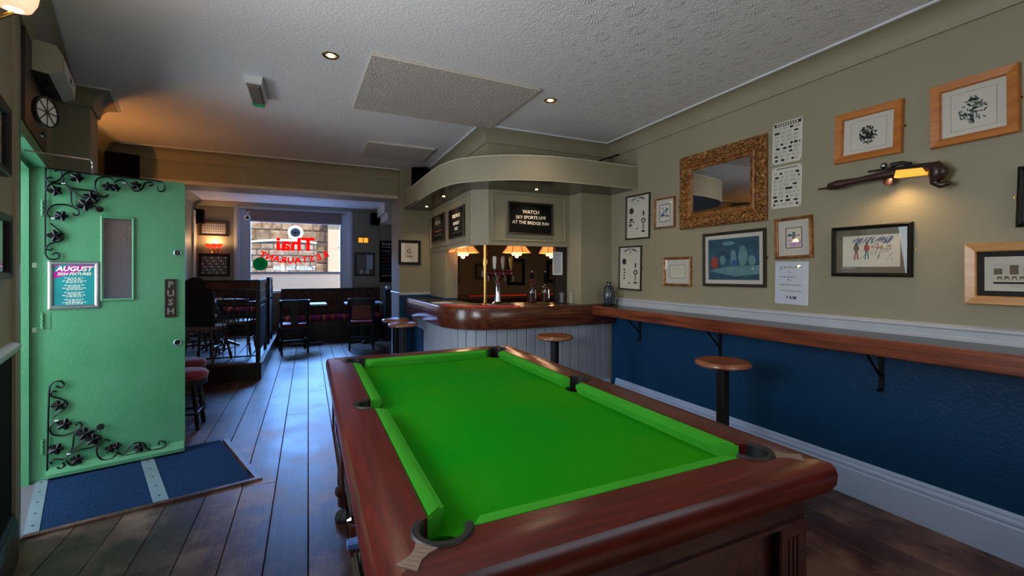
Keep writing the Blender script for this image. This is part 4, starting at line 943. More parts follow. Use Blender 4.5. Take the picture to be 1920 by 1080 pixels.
def pic_at(name, label, cat, loc, rz, tilt, w_, h_, frame_m, fw, depth=.018, mount_m='paper2', mount=0, prof='flat', art=None, glass=True, plates=True, paper='paper', group=None):
    t = thing(name, label, cat, loc, group=group)
    from mathutils import Euler
    t.rotation_euler = (Matrix.Rotation(rz, 3, 'Z') @ Matrix.Rotation(-tilt, 3, 'Y')).to_euler()
    if frame_m:
        b = B(frame_m); b.frame(w_, h_, PROF[prof](fw, depth)); b.out('frame', t, smooth=25 if prof == 'round' else False)
        b = B('black'); b.box(-w_/2+.003, w_/2-.003, -.002, 0, -h_/2+.003, h_/2-.003); b.out('backing', t)
    iw, ih = w_-2*fw, h_-2*fw; y = -.003
    if mount:
        b = B(mount_m); b.frame(iw+.006, ih+.006, [(0, .002), (0, .005), (mount, .005), (mount, .002)]); b.out('mount', t); iw -= 2*mount; ih -= 2*mount
    b = B(paper); b.box(-iw/2-.002, iw/2+.002, -.004, -.002, -ih/2-.002, ih/2+.002)
    if art: art(b, iw, ih, -.0046, t)
    pr_ = b.out('print', t)
    if glass and frame_m:
        b = B('glass'); b.box(-w_/2+fw, w_/2-fw, -depth*.5-.001, -depth*.5, -h_/2+fw, h_/2-fw); b.out('glass_pane', t)
    if plates:
        for sx in (-1, 1): b = B('brass'); b.lathe([(.006, -.003), (.006, 0)], c=(sx*(w_/2+.007), 0, 0), axis='y', seg=10); b.box(sx*(w_/2-.004), sx*(w_/2+.007), -.003, -.001, -.003, .003); b.out('mirror_plate', t)
    return t
R_ = random.Random(11)
def blob(b, x_, z_, rx, rz, y, n=10, jag=.25, dy=.0006):
    pts = [(x_+math.cos(2*PI*i/n)*rx*(1+R_.uniform(-jag, jag)), z_+math.sin(2*PI*i/n)*rz*(1+R_.uniform(-jag, jag))) for i in range(n)]
    b.prism(pts, y, y+dy, ax='y')
def line(b, x0, z0, x1, z1, t_, y, dy=.0005):
    d = Vector((x1-x0, z1-z0)); n_ = Vector((-d.y, d.x)).normalized()*t_/2
    b.prism([(x0+n_.x, z0+n_.y), (x1+n_.x, z1+n_.y), (x1-n_.x, z1-n_.y), (x0-n_.x, z0-n_.y)], y, y+dy, ax='y')
def border(b, w_, h_, t_, y):
    for z in (-1, 1): line(b, -w_/2, z*h_/2, w_/2, z*h_/2, t_, y)
    for x_ in (-1, 1): line(b, x_*w_/2, -h_/2, x_*w_/2, h_/2, t_, y)
def art_bush(col, thin):
    def f(b, w_, h_, y, t):
        b.m('grey'); border(b, w_*.70, h_*.78, .0015, y); b.m(col)
        for i in range(90):
            a = R_.uniform(0, 2*PI); r = R_.uniform(0, 1)**.6; x_ = math.cos(a)*r*w_*(.17 if not thin else .26); z_ = math.sin(a)*r*h_*(.25 if not thin else .27)
            if thin: x_ *= (1-.45*(z_/h_+.2)*2)
            q = R_.uniform(-1, 1); L_ = w_*.035; b.T = Matrix.Translation((x_, 0, z_)) @ Matrix.Rotation(q*1.5, 4, 'Y'); blob(b, 0, 0, L_, L_*.4, y, 7, .2); b.T = Matrix.Identity(4)
        line(b, 0, -h_*.30, 0, h_*.1, .004, y)
    return f
def art_cert(variant):
    def f(b, w_, h_, y, t):
        b.m('ink'); R0 = w_*.36
        for i, ch in enumerate('CRAFTSMAN'):
            a = math.radians(50-12.5*i); 
            text(ch, w_*.105, 'ink', t, loc=(-math.sin(a)*R0, y-.0003, h_*.33+math.cos(a)*R0*.45), rot=(PI/2, -a*.6, 0), offset=.0006)
        blob(b, 0, h_*.385, w_*.04, h_*.015, y)
        line(b, -w_*.3, h_*.345, w_*.3, h_*.345, .0012, y); line(b, -w_*.15, h_*.305, w_*.15, h_*.305, .0012, y)
        blob(b, -w_*.29, h_*.16, w_*.10, h_*.075, y, 16, .02)
        x_ = w_*.26
        blob(b, x_, h_*.07, w_*.035, h_*.07, y, 10, .1); blob(b, x_, -h_*.10, w_*.10, h_*.06, y, 14, .1); b.m('paper'); blob(b, x_, -h_*.10, w_*.05, h_*.03, y-.0004, 10, .1); b.m('sepia'); blob(b, x_, -h_*.24, w_*.03, h_*.09, y, 10, .1); b.m('ink'); blob(b, x_, -h_*.35, w_*.10, h_*.022, y, 10, .2)
        if variant == 0:
            b.m('inkg')
            for i in range(7): blob(b, -w_*.28+R_.uniform(-.1, .1)*w_, -h_*.11+R_.uniform(-.1, .1)*h_, w_*.07, h_*.02, y, 7, .4)
            b.m('ink'); blob(b, -w_*.02, -h_*.28, w_*.03, h_*.02, y)
        else:
            for i in range(4): blob(b, -w_*.28, -h_*(.04+.07*i), w_*.045, h_*.022, y, 6, .35); 
            blob(b, -w_*.05, -h_*.36, w_*.04, h_*.02, y)
        b.m('grey'); line(b, -w_*.38, -h_*.44, -w_*.05, -h_*.44, .0012, y)
    return f
def art_flower(cols, bframe='ink'):
    def f(b, w_, h_, y, t):
        b.m(bframe); border(b, w_*.98, h_*.98, .004, y)
        for c_, n_, rg in cols:
            b.m(c_)
            for i in range(n_): blob(b, R_.uniform(-rg[0], rg[0])*w_, rg[2]*h_+R_.uniform(-rg[1], rg[1])*h_, w_*.10, h_*.05, y-.0003*R_.random(), 7, .4)
    return f
def art_teal(b, w_, h_, y, t):     # plain generic picture: soft shapes over a pale table plane
    b.m('teal').box(-w_/2, w_/2, y, y+.0005, -h_/2, h_/2); b.m('tealp')
    b.prism([(-w_*.5, -h_*.28), (-w_*.1, -h_*.18), (w_*.5, -h_*.16), (w_*.5, -h_*.36), (w_*.05, -h_*.42)], y-.001, y-.0004, ax='y')
    blob(b, -.08*w_, h_*.38, w_*.13, h_*.05, y-.001, 14, .05)
    for x_, z_, rx, rz in ((.02, .02, .06, .2), (.2, .06, .09, .24), (-.2, -.02, .06, .12), (.37, -.05, .07, .13)): blob(b, x_*w_, z_*h_, rx*w_, rz*h_, y-.001, 12, .12)
    b.m('inkr'); blob(b, -.37*w_, -.08*h_, .09*w_, .16*h_, y-.0012, 10, .12); b.m('inkb'); blob(b, .04*w_, -.1*h_, .06*w_, .08*h_, y-.0014, 10, .12)
    b.m('paper'); blob(b, .38*w_, -.24*h_, .015*w_, .018*h_, y-.0014, 12, 0)
def art_figures(b, w_, h_, y, t):
    b.m('inkb')
    for i in range(110): x_ = R_.uniform(-.34, .36)*w_; z_ = (.30+R_.uniform(-.08, .08))*h_; line(b, x_, z_, x_+.04*w_, z_+.08*h_, .0022, y)
    b.m('inkg')
    for i in range(50): x_ = R_.uniform(-.34, .38)*w_; z_ = R_.uniform(-.32, .2)*h_; line(b, x_, z_, x_+.03*w_, z_+.10*h_, .0015, y)
    b.m('inkr')
    for i in range(24): blob(b, R_.uniform(0, .36)*w_, R_.uniform(.05, .22)*h_, .012*w_, .02*h_, y-.0002, 6, .3)
    for x_, c_, l_ in ((-.25, 'sepia', 'inkr'), (-.06, 'inkr', 'inkt')):
        b.m(c_); blob(b, x_*w_, .10*h_, .05*w_, .13*h_, y-.0004, 10, .12); b.m('ink'); blob(b, x_*w_, .235*h_, .02*w_, .03*h_, y-.0006, 10, .1)
        b.m(l_); line(b, (x_-.01)*w_, .0, (x_-.03)*w_, -.28*h_, .02*w_, y-.0004); line(b, (x_+.01)*w_, .0, (x_+.035)*w_, -.26*h_, .02*w_, y-.0004)
        b.m('inkr'); line(b, x_*w_, .13*h_, (x_+.06)*w_, .06*h_, .010*w_, y-.0005)
def art_coach(b, w_, h_, y, t):
    b.m('paper2'); b.box(-w_*.36, w_*.36, y, y+.0005, -h_*.02, h_*.30); b.m('sepia')
    for x_, s in ((-.28, .10), (-.02, .16), (.2, .12), (.3, .08)): b.box((x_-.07)*w_, (x_+.07)*w_, y-.0004, y, -.02*h_, s*h_*1.6)
    for i in range(5): blob(b, (-.26+i*.12)*w_, -.10*h_, .045*w_, .03*h_, y-.0006, 9, .25); line(b, (-.28+i*.12)*w_, -.12*h_, (-.29+i*.12)*w_, -.19*h_, .003, y-.0004); line(b, (-.23+i*.12)*w_, -.12*h_, (-.22+i*.12)*w_, -.19*h_, .003, y-.0004)
    b.m('ink'); b.box(-w_*.36, w_*.36, y-.0003, y+.0002, -h_*.30, -h_*.24); line(b, -w_*.1, -h_*.37, w_*.15, -h_*.37, .0012, y)
def art_lines(b, w_, h_, y, t):
    b.m('ink'); border(b, w_*.96, h_*.92, .003, y); b.m('sepia')
    for i in range(5): line(b, -w_*.32, h_*(.28-i*.13), w_*(.32 if i % 2 else .25), h_*(.28-i*.13), .002, y)
def art_advert(head):
    def f(b, w_, h_, y, t):
        if head: b.m('ink').box(-w_*.46, w_*.46, y, y+.0004, h_*.40, h_*.475); b.m('paper'); [b.box((-.38+i*.085)*w_, (-.38+i*.085+.055)*w_, y-.0003, y, h_*.415, h_*.46) for i in range(9)]
        else: b.m('grey').box(-w_*.36, w_*.36, y, y+.0004, h_*.44, h_*.47)
        rows = 9
        for r in range(rows):
            z1 = h_*(.38-r*.095); x_ = -.45
            while x_ < .40:
                ww = R_.uniform(.1, .26); x1 = min(x_+ww, .45); k = R_.random(); zz = z1-h_*.08
                if k < .28: b.m('ink'); blob(b, (x_+x1)/2*w_, (z1+zz)/2, (x1-x_)*.36*w_, h_*.03, y, 8, .3)
                elif k < .38: b.m('ink'); b.box(x_*w_, (x1-.02)*w_, y, y+.0004, zz+h_*.015, z1-h_*.01)
                else:
                    b.m('grey')
                    for q in range(4): line(b, x_*w_, z1-h_*.018*(q+.6), (x1-.03)*w_, z1-h_*.018*(q+.6), .0016, y)
                x_ = x1+.02
        b.m('ink')
        for sx in (-1, 1):
            for sz in (-1, 1): blob(b, sx*w_*.47, sz*h_*.48, .004, .004, y-.0005, 8, 0)
    return f
RW_ = ('X', XR)
wall_pic('framed_certificate', 'tall dark framed craftsman certificate, upper of the two beside the bar canopy', 'picture', [(1173, 369.4), (1218, 360), (1173, 450), (1217.4, 446.7)], RW_, 'bronze', .014, mount=0, art=art_cert(0))
wall_pic('framed_picture', 'small brown gilt framed blue flower print left of the ornate mirror', 'picture', [(1225.7, 374), (1264.6, 366.7), (1226.7, 430), (1264.3, 425.6)], RW_, 'goldf', .016, mount=.045, prof='round', depth=.024, art=art_flower([('inkt', 6, (.25, .12, .22)), ('inkb', 8, (.3, .14, -.12))]), plates=False)
wall_pic('framed_certificate', 'tall dark framed craftsman certificate just above the vase', 'picture', [(1160, 462), (1202.6, 460.7), (1160, 542.6), (1201, 545.4)], RW_, 'bronze', .014, mount=0, art=art_cert(1))
wall_pic('framed_picture', 'small brown wooden framed lined print above the shelf', 'picture', [(1243.5, 482.6), (1295.6, 481), (1243.5, 535.4), (1294.6, 537.7)], RW_, 'goldf', .022, mount=.045, prof='round', depth=.022, paper='paper', art=art_lines)
wall_pic('framed_picture', 'dark framed teal picture with pale mount directly below the ornate mirror', 'picture', [(1317, 439), (1435.6, 427), (1317.5, 536.6), (1435.6, 539)], RW_, 'bronze', .022, mount=.03, art=art_teal)
wall_pic('advert_poster', 'black and white newspaper advert sheet with black headline, upper of two beside the mirror', 'poster', [(1450.5, 234.6), (1505, 219), (1449, 310), (1504, 299)], RW_, None, .0, depth=.003, art=art_advert(True), plates=False)
wall_pic('advert_poster', 'black and white newspaper advert sheet pinned below the other advert sheet', 'poster', [(1448, 317.5), (1504, 305), (1447.4, 391), (1503, 386.6)], RW_, None, .0, depth=.003, art=art_advert(False), plates=False)
wall_pic('framed_picture', 'gilt framed flower print with lilac base, above the white paper notice', 'picture', [(1450.4, 411.7), (1521.5, 401.3), (1453, 486), (1522.4, 483)], RW_, 'goldf', .020, mount=.05, prof='round', depth=.03, art=art_flower([('inkp', 14, (.4, .16, -.28)), ('inkt', 9, (.35, .12, .22)), ('grey', 2, (.1, .05, -.02))]), plates=False)
def art_notice(b, w_, h_, y, t):
    b.m('grey')
    for z, a, c in ((.36, -.36, .30), (.31, -.36, -.27), (.25, -.08, .0), (.13, -.36, .12), (.06, -.12, .02), (-.06, -.36, .30), (-.20, -.3, .32)):
        x_ = a
        while x_ < c: l_ = R_.uniform(.04, .09); b.box(x_*w_, min(x_+l_, c)*w_, y, y+.0004, z*h_, z*h_+.006); x_ += l_+.03
    text('7 A.M', h_*.10, 'ink', t, loc=(0, y-.0004, -h_*.35), offset=.0005)
n_ = wall_pic('paper_notice', 'white laminated paper notice stuck to the wall above the shelf', 'notice', [(1458.5, 491), (1517, 490.6), (1450, 567.5), (1514.8, 572.6)], RW_, None, 0, depth=.004, art=art_notice, plates=False, paper='paperc')
b = B('glass'); nx, nz = 10, 12; vs = {}
for i in range(nx+1):
    for j in range(nz+1): vs[i, j] = b.v((-.105+.021*i, -.0065-.004*abs(noise.noise(Vector((i*.6, j*.35, 3)))), -.14+.28*j/nz))
for i in range(nx):
    for j in range(nz): b.f([vs[i, j], vs[i+1, j], vs[i+1, j+1], vs[i, j+1]])
b.out('laminate_film', n_)
wall_pic('framed_picture', 'pine framed bush engraving left of the other pine frame, above the pistol lamp', 'picture', [(1566.3, 218.8), (1692.5, 183.8), (1565, 308), (1690.8, 286)], RW_, 'pine', .040, mount=.0, depth=.03, art=art_bush('ink', False))
wall_pic('framed_picture', 'large pine framed shrub engraving at the upper right', 'picture', [(1742, 167), (1911, 115), (1745.7, 279.4), (1911, 247.5)], RW_, 'pine', .040, mount=.0, depth=.03, art=art_bush('inkg', True))
wall_pic('framed_picture', 'black framed coloured sketch of two players with brown mount', 'picture', [(1558, 427.5), (1710, 415.4), (1559, 518), (1710, 520)], RW_, 'blackf', .022, mount_m='brownmount', mount=.036, prof='round', depth=.026, art=art_figures)
wall_pic('framed_picture', 'light oak framed coach and horses engraving with black mount at the right edge', 'picture', [(1808.7, 457.5), (2010, 449.0), (1808.7, 569.4), (2010, 578)], RW_, 'oak', .040, mount_m='blackmount', mount=.026, depth=.026, art=art_coach)
wall_pic('framed_picture', 'black framed picture cut by the right edge of the view', 'picture', [(1905, 315), (2060, 290), (1905, 424), (2060, 422)], RW_, 'blackf', .028, mount=.02, prof='round', depth=.026, art=art_coach)
# ornate mirror
a, b1, c, d = [P(x_, y_, X=XR-.03) for x_, y_ in ((1273, 297.5), (1435, 248), (1273, 430.6), (1435, 413))]
mw, mh = ((a.y-b1.y)+(c.y-d.y))/2, ((a.z-c.z)+(b1.z-d.z))/2; mc = (a+b1+c+d)/4
om = thing('ornate_mirror', 'large ornate antique gold framed mirror on the right wall', 'mirror', (XR-.001, mc.y, mc.z)); om.rotation_euler = (Matrix.Rotation(-PI/2, 3, 'Z') @ Matrix.Rotation(-math.atan2(((b1.z-a.z)+(d.z-c.z))/2, mw), 3, 'Y')).to_euler()
b = B('gold'); FW = .085; NU, NV = 44, 11
def mir_side(p, q, n_in):
    L_ = (q-p).length; d = (q-p)/L_; nu = int(L_/.007); rows = []
    for i in range(nu+1):
        row = []
        for j in range(NV+1):
            t_ = j/NV; off = FW*t_; s = L_*i/nu; s2 = max(off, min(L_-off, s)); base = p+d*s2+n_in*off
            out_ = .018+.022*math.sin(PI*min(1, t_*1.15))**.6
            if 0 < j < NV: out_ += .018*noise.noise(Vector((base.x*70, 0, base.y*70)))+.010*noise.noise(Vector((base.x*150, 4, base.y*150)))
            row.append(b.v((base.x, -out_, base.y)))
        rows.append(row)
    for i in range(nu):
        for j in range(NV): b.f([rows[i][j], rows[i+1][j], rows[i+1][j+1], rows[i][j+1]])
    for i in range(nu):
        u0, u1 = rows[i][0], rows[i+1][0]; b.f([u0, b.v((u0.co.x, 0, u0.co.z)), b.v((u1.co.x, 0, u1.co.z)), u1])
cs = [Vector((-mw/2, -mh/2)), Vector((mw/2, -mh/2)), Vector((mw/2, mh/2)), Vector((-mw/2, mh/2))]; ins = [Vector((0, 1)), Vector((-1, 0)), Vector((0, -1)), Vector((1, 0))]
for k in range(4): mir_side(cs[k], cs[(k+1) % 4], ins[k])
b.out('carved_frame', om)
b = B('goldf'); b.frame(mw-2*FW+.004, mh-2*FW+.004, [(0, .0), (0, .026), (.012, .030), (.020, .014), (.034, .010), (.040, .018), (.046, .010), (.046, 0)])
for sx in (-1, 1):
    for u in (-.5, .5): pass
b.out('inner_slip', om)
iw, ih = mw-2*FW-.088, mh-2*FW-.088
b = B('mirror'); b.box(-iw/2, iw/2, -.008, -.004, -ih/2, ih/2); b.out('mirror_glass', om)
b = B('gold')
for x_, z_ in ((0, 1), (0, -1), (1, 0), (-1, 0)): b.ball((x_*(mw/2-FW-.014), -.022, z_*(mh/2-FW-.014)), .02, 8, (1.3, .6, 1))
b.out('rosettes', om)

# pistol shaped wall lamp
pl_c = P(1660, 330, X=XR-.06); gl_ = thing('pistol_wall_lamp', 'dark wooden flintlock pistol shaped wall lamp with lit amber glass', 'wall lamp', (XR-.07, pl_c.y, pl_c.z))
def LP(px, py): p = P(px, py, X=XR-.07); return Vector((-(p.y-pl_c.y), 0, p.z-pl_c.z))
gl_.rotation_euler = (0, 0, -PI/2)
b = B('pist'); ctl = [(1534, 355, .004), (1550, 353, .005), (1556, 350, .018), (1572, 346, .022), (1590, 342, .016), (1612, 338, .014), (1640, 332, .017), (1668, 327, .019), (1690, 322, .017), (1720, 317, .014), (1745, 314, .016)]
b.tube([LP(x_, y_) for x_, y_, r in ctl], [r*1.25 for *_, r in ctl], seg=12); b.out('stock', gl_, smooth=60)
b = B('pist'); ctl = [(1735, 312, .014), (1752, 313, .03), (1760, 322, .036), (1757, 334, .028), (1752, 343, .016), (1764, 347, .015), (1778, 343, .012), (1783, 341, .004)]
b.tube([LP(x_, y_) for x_, y_, r in ctl], [r*1.1 for *_, r in ctl], seg=12); b.out('butt', gl_, smooth=60)
b = B('ebony'); b.tube([LP(1628, 322), LP(1745, 306)], .006, seg=8); b.ball(tuple(LP(1657, 311)), .017, 10, (1, .6, 1)); b.tube([LP(1672, 310), LP(1690, 305), LP(1708, 308)], [.014, .009, .010], seg=8); b.ball(tuple(LP(1703, 307)), .013, 8, (1.3, .8, .7)); b.out('lock_plate', gl_, smooth=60)
b = B('silver'); b.ball(tuple(LP(1657, 311)+Vector((0, -.008, 0))), .010, 8, (1, .5, 1)); b.out('hammer', gl_, smooth=True)
b = B('pist'); c_ = LP(1665, 340); b.lathe([(.014, -.01), (.022, -.006), (.022, .006), (.014, .01)], c=tuple(c_), axis='y', seg=18); b.out('trigger_wheel', gl_, smooth=30)
b = B('amber'); b.prism([tuple(LP(1680, 334).xz), tuple(LP(1741, 327).xz), tuple(LP(1733, 315).xz), tuple(LP(1684, 320).xz)], -.022, .015, ax='y'); b.out('lit_glass', gl_)
b = B('brass'); b.cyl((0, .0, 0), (0, .069, 0), .012); b.out('wall_arm', gl_)
light('pistol_lamp_glow', 'SPOT', (XR-.10, pl_c.y-.04, pl_c.z-.025), (0, 0, 0), 5, (1, .62, .28), radius=.03, spot=150, blend=.8)

# ---------------------------------------------------------------- bar header boards and pier picture
def chalkboard(label, loc, rz, w_, h_, lines, fm='bronze', mats_=None):
    t = thing('chalkboard', label, 'chalkboard', loc, rotz=rz)
    b = B(fm); b.frame(w_, h_, [(0, 0), (0, .014), (.004, .018), (.016, .014), (.016, 0)]); b.out('frame', t)
    b = B('board'); b.box(-w_/2+.014, w_/2-.014, -.008, -.001, -h_/2+.014, h_/2-.014); bd = b.out('board', t)
    for i, (tx, sz, z, mt) in enumerate(lines):
        if tx.startswith('~'):
            b = B(mt); x_ = -w_*.34
            while x_ < w_*.3: l_ = R_.uniform(.02, .05); blob(b, x_+l_/2, z+R_.uniform(-.004, .004), l_/2, sz*.3, -.0092, 7, .4); x_ += l_+.012
            b.out('chalk_scribble', bd)
        else: text(tx, sz, mt, bd, loc=(0, -.0088, z), offset=.0005, rot=(PI/2, R_.uniform(-.02, .02), 0))
    return t
p0 = P(952, 377, Y=3.95); p1 = P(1035, 441, Y=3.95); p1b = P(1035, 384, Y=3.95); p0b = P(952, 439, Y=3.95)
w_, h_ = p1.x-p0.x, (p0.z-p0b.z+p1b.z-p1.z)/2
chalkboard('black chalkboard reading watch sky sports live at the bridge inn', ((p0.x+p1.x)/2, 3.945, (p0.z+p0b.z+p1b.z+p1.z)/4), 0, w_, h_, [('WATCH', .050, h_*.20, 'chalk'), ('SKY SPORTS LIVE', .045, h_*.03, 'chalk'), ('AT THE BRIDGE INN', .045, -h_*.14, 'chalk')])
def left_header(px0, px1, yt0, yb0, label, lines, fm):
    a = P(px0, yt0, X=1.44); c = P(px1, yb0, X=1.44); w2 = a.y-c.y; zc = (a.z+P(px0, yb0+4, X=1.44).z)/2
    t0 = P((px0+px1)/2, (yt0), X=1.44)
    return a, c
def hboard(px0, t0, b0, px1, t1, b1, label, lines, fm='mahog_d'):
    A = P(px0, t0, X=1.436); A2 = P(px0, b0, X=1.436); C = P(px1, t1, X=1.436); C2 = P(px1, b1, X=1.436); w2 = A.y-C.y; h2 = (A.z-A2.z+C.z-C2.z)/2
    return chalkboard(label, (1.436, (A.y+C.y)/2, (A.z+A2.z+C.z+C2.z)/4), -PI/2, w2, h2, [(a_, s*h2, z*h2, m_) for a_, s, z, m_ in lines], fm)
hboard(843.5, 394, 449, 871.5, 383, 443, 'brown chalkboard reading free pool, on the left side of the bar header', [('FREE POOL', .17, .22, 'chalk'), ('MONDAY', .15, -.02, 'chalk'), ('HERE', .15, -.2, 'chalk'), ('~', .05, -.33, 'chalkd')])
hboard(811.5, 406, 456, 834, 399.5, 451, 'dark faded chalkboard reading free wifi, at the far left of the bar header', [('FREE WIFI', .17, .2, 'chalkd'), ('~', .08, -.1, 'inkr'), ('~', .05, -.25, 'chalkd')])
def art_G(b, w_, h_, y, t):
    b.m('sepia'); border(b, w_*.5, h_*.6, .003, y); text('G.', h_*.32, 'ink', t, loc=(0, y-.0004, h_*.06), offset=.001); b.m('ink')
    for i in range(4): b.box((-.17+i*.09)*w_, (-.17+i*.09+.06)*w_, y, y+.0004, -h_*.24, -h_*.16)
wall_pic('framed_picture', 'black framed ivory lettered print on the pier at the left end of the bar', 'picture', [(747, 450), (789, 451), (747, 496), (789, 497)], ('Y', 5.70), 'blackf', .035, mount=.0, art=art_G, plates=False)

# ---------------------------------------------------------------- front room wall objects
FWK = ('Y', YW)
def art_grid(nx_, nz_, c_, c2='paper2'):
    def f(b, w_, h_, y, t):
        for i in range(nx_):
            for j in range(nz_): b.m(c_ if (i+j) % 3 else c2); b.box((-.46+.92*i/nx_)*w_, (-.46+.92*(i+.78)/nx_)*w_, y, y+.0006, (-.46+.92*j/nz_)*h_, (-.46+.92*(j+.78)/nz_)*h_)
    return f
wall_pic('framed_picture', 'brown framed grid of small cards above the red wall lamp', 'picture', [(374, 413), (428, 416), (374, 441), (428, 443)], FWK, 'bronze', .03, art=art_grid(10, 4, 'paperc'), paper='sepia', plates=False)
wall_pic('framed_picture', 'dark framed display of small cards below the red wall lamp', 'picture', [(372, 475), (431, 476), (372, 518), (431, 518)], FWK, 'blackf', .03, art=art_grid(11, 6, 'grey'), paper='blackmount', plates=False)
wall_pic('framed_picture', 'dark framed pair of documents right of the front window', 'picture', [(665, 473), (703, 474), (665, 517.5), (703, 517.5)], FWK, 'bronze', .03, art=lambda b, w_, h_, y, t: (b.m('paperc').box(.1*w_, .46*w_, y, y+.0006, -.25*h_, .46*h_), b.m('grey').box(-.46*w_, .05*w_, y, y+.0006, -.2*h_, .44*h_), b.m('paper').box(-.3*w_, -.1*w_, y, y+.0006, -.45*h_, -.28*h_), b.box(.05*w_, .25*w_, y, y+.0006, -.45*h_, -.28*h_)), paper='brownmount', plates=False)
p = P(681, 450.5, Y=YW); sw = thing('double_vent_plate', 'small amber and cream double wall plate above the documents', 'wall plate', (p.x, YW, p.z)); b = B('oak'); b.frame(.22, .13, [(0, 0), (0, .02), (.015, .02), (.015, 0)]); b.box(-.007, .007, -.018, 0, -.055, .055); b.out('frame', sw); b = B('amber'); b.box(-.095, .095, -.008, 0, -.05, .05); b.out('lit_panel', sw); MATS['amber_lit_glass']
c0 = P(712, 451, Y=YW-.1); c1 = P(735, 529, Y=YW-.1); hb = c0.z-c1.z
chalkboard('tall blackboard menu with coloured chalk writing beyond the bar pier', ((c0.x+c1.x)/2+.04, YW-.105, (c0.z+c1.z)/2), 0, c1.x-c0.x+.10, hb, [('Snacks?', .085, hb*.42, 'chalk'), ('~', .04, hb*.34, 'chalk')]+[('~', .04, hb*(.25-i*.085), ('inkp', 'chalkd', 'inkr', 'inkr', 'chalkd', 'inkb', 'chalkd', 'chalk')[i]) for i in range(8)], 'ebony')
def speaker(label, loc, rz, w_, d_, h_):
    t = thing('loudspeaker', label, 'speaker', loc, rotz=rz)
    b = B('black'); b.box(-w_/2, w_/2, -d_/2, d_/2, -h_/2, h_/2, bev=.01); b.out('cabinet', t)
    b = B('grille'); b.box(-w_/2+.012, w_/2-.012, -d_/2-.006, -d_/2, -h_/2+.012, h_/2-.012, bev=.004); b.out('grille', t)
    b = B('iron'); b.tube([(0, d_/2, 0), (0, d_/2+.06, .02)], .012); b.box(-.03, .03, d_/2+.055, d_/2+.065, -.03, .05); b.out('wall_bracket', t); return t
p = P(370, 406, Y=YW-.16); speaker('black loudspeaker on the far wall left of the window above the card frames', p, 0, .20, .17, .26)
p = P(703, 411, Y=YW-.16); speaker('black loudspeaker on the far wall right of the window', p, 0, .17, .17, .24)
speaker('black loudspeaker high in the left corner above the open door', (-1.68, 5.60, 2.33), math.radians(18), .26, .22, .28)
speaker('black loudspeaker tucked behind the canopy by the beam', (1.27, 5.45, 2.46), math.radians(-20), .2, .2, .26)
# red shaded wall lamp
p = P(401, 462, Y=YW-.1); wl = thing('wall_lamp', 'small red glass shaded wall lamp glowing between the card frames', 'wall lamp', p)
b = B('brass'); b.box(-.02, .02, .08, .1, -.10, -.02); 
for sx in (-1, 0, 1): b.tube([(0, .09, -.06), (sx*.05, .04, -.12), (sx*.085, 0, -.03)], .006)
b.out('arms', wl)
for sx in (-1, 0, 1): b = B('shade_red'); b.lathe([(.02, -.03), (.04, 0), (.055, .035), (.05, .05)], c=(sx*.085, 0, 0), seg=14, cap=False); b.out('lamp_shade', wl, smooth=True)
light('wall_lamp_glow', 'POINT', (p.x, p.y-.01, p.z+.08), (0, 0, 0), 7, (1, .62, .3), radius=.05)
# cctv dome
p = P(464, 407, Y=YW-.14); cam_t = thing('cctv_camera', 'small white camera in the top left corner of the front window', 'camera', p); b = B('whiteplastic'); b.ball((0, 0, 0), .055, 12); b.cyl((0, 0, .03), (0, .14, .12), .02); b.out('housing', cam_t, smooth=True); b = B('black'); b.ball((0, -.03, -.012), .032, 10); b.out('lens', cam_t, smooth=True)
# white casing strip on left wall of the front room
b = B('cream'); b.box(XL, XL+.03, 9.3, 9.45, 0, 2.4, bev=.005); struct(b.out('trim_left_casing'))

# ---------------------------------------------------------------- bar stools
def bar_stool(loc, label, h_=.75, rz=0):
    t = thing('bar_stool', label, 'bar stool', loc, group='round topped pedestal bar stools', rotz=rz)
    b = B('stoolw'); b.lathe([(.0001, h_-.006), (.11, h_-.006), (.135, h_), (.152, h_-.002), (.163, h_-.012), (.163, h_-.026), (.150, h_-.036), (.0001, h_-.036)], seg=40, cap=False); b.out('seat', t, smooth=50)
    b = B('ebony'); b.box(-.030, .030, -.030, .030, .03, h_-.036, bev=.008); b.lathe([(.07, h_-.05), (.07, h_-.036)], seg=16); b.out('post', t)
    b = B('chrome'); b.tube([(math.cos(2*PI*k/28)*.15, math.sin(2*PI*k/28)*.15, .22) for k in range(28)], .009, closed=True)
    for k in range(4): a = k*PI/2; b.cyl((.03*math.cos(a), .03*math.sin(a), .22), (.15*math.cos(a), .15*math.sin(a), .22), .006)
    b.out('foot_ring', t, smooth=True)
    b = B('ebony'); b.lathe([(.15, 0), (.15, .012), (.05, .035), (.0, .035)], seg=28); b.out('base', t, smooth=30)
    return t
s1 = bar_stool((2.36, 1.95, 0), 'wooden topped bar stool with black post against the blue wall')
dup(s1, (1.97, 3.36, 0), .3, 'wooden topped bar stool in front of the grey matchboard bar front')
dup(s1, (.94, 4.86, 0), .2, 'nearer of the two bar stools at the left side of the bar')
dup(s1, (.95, 5.36, 0), .5, 'further of the two bar stools at the left side of the bar')

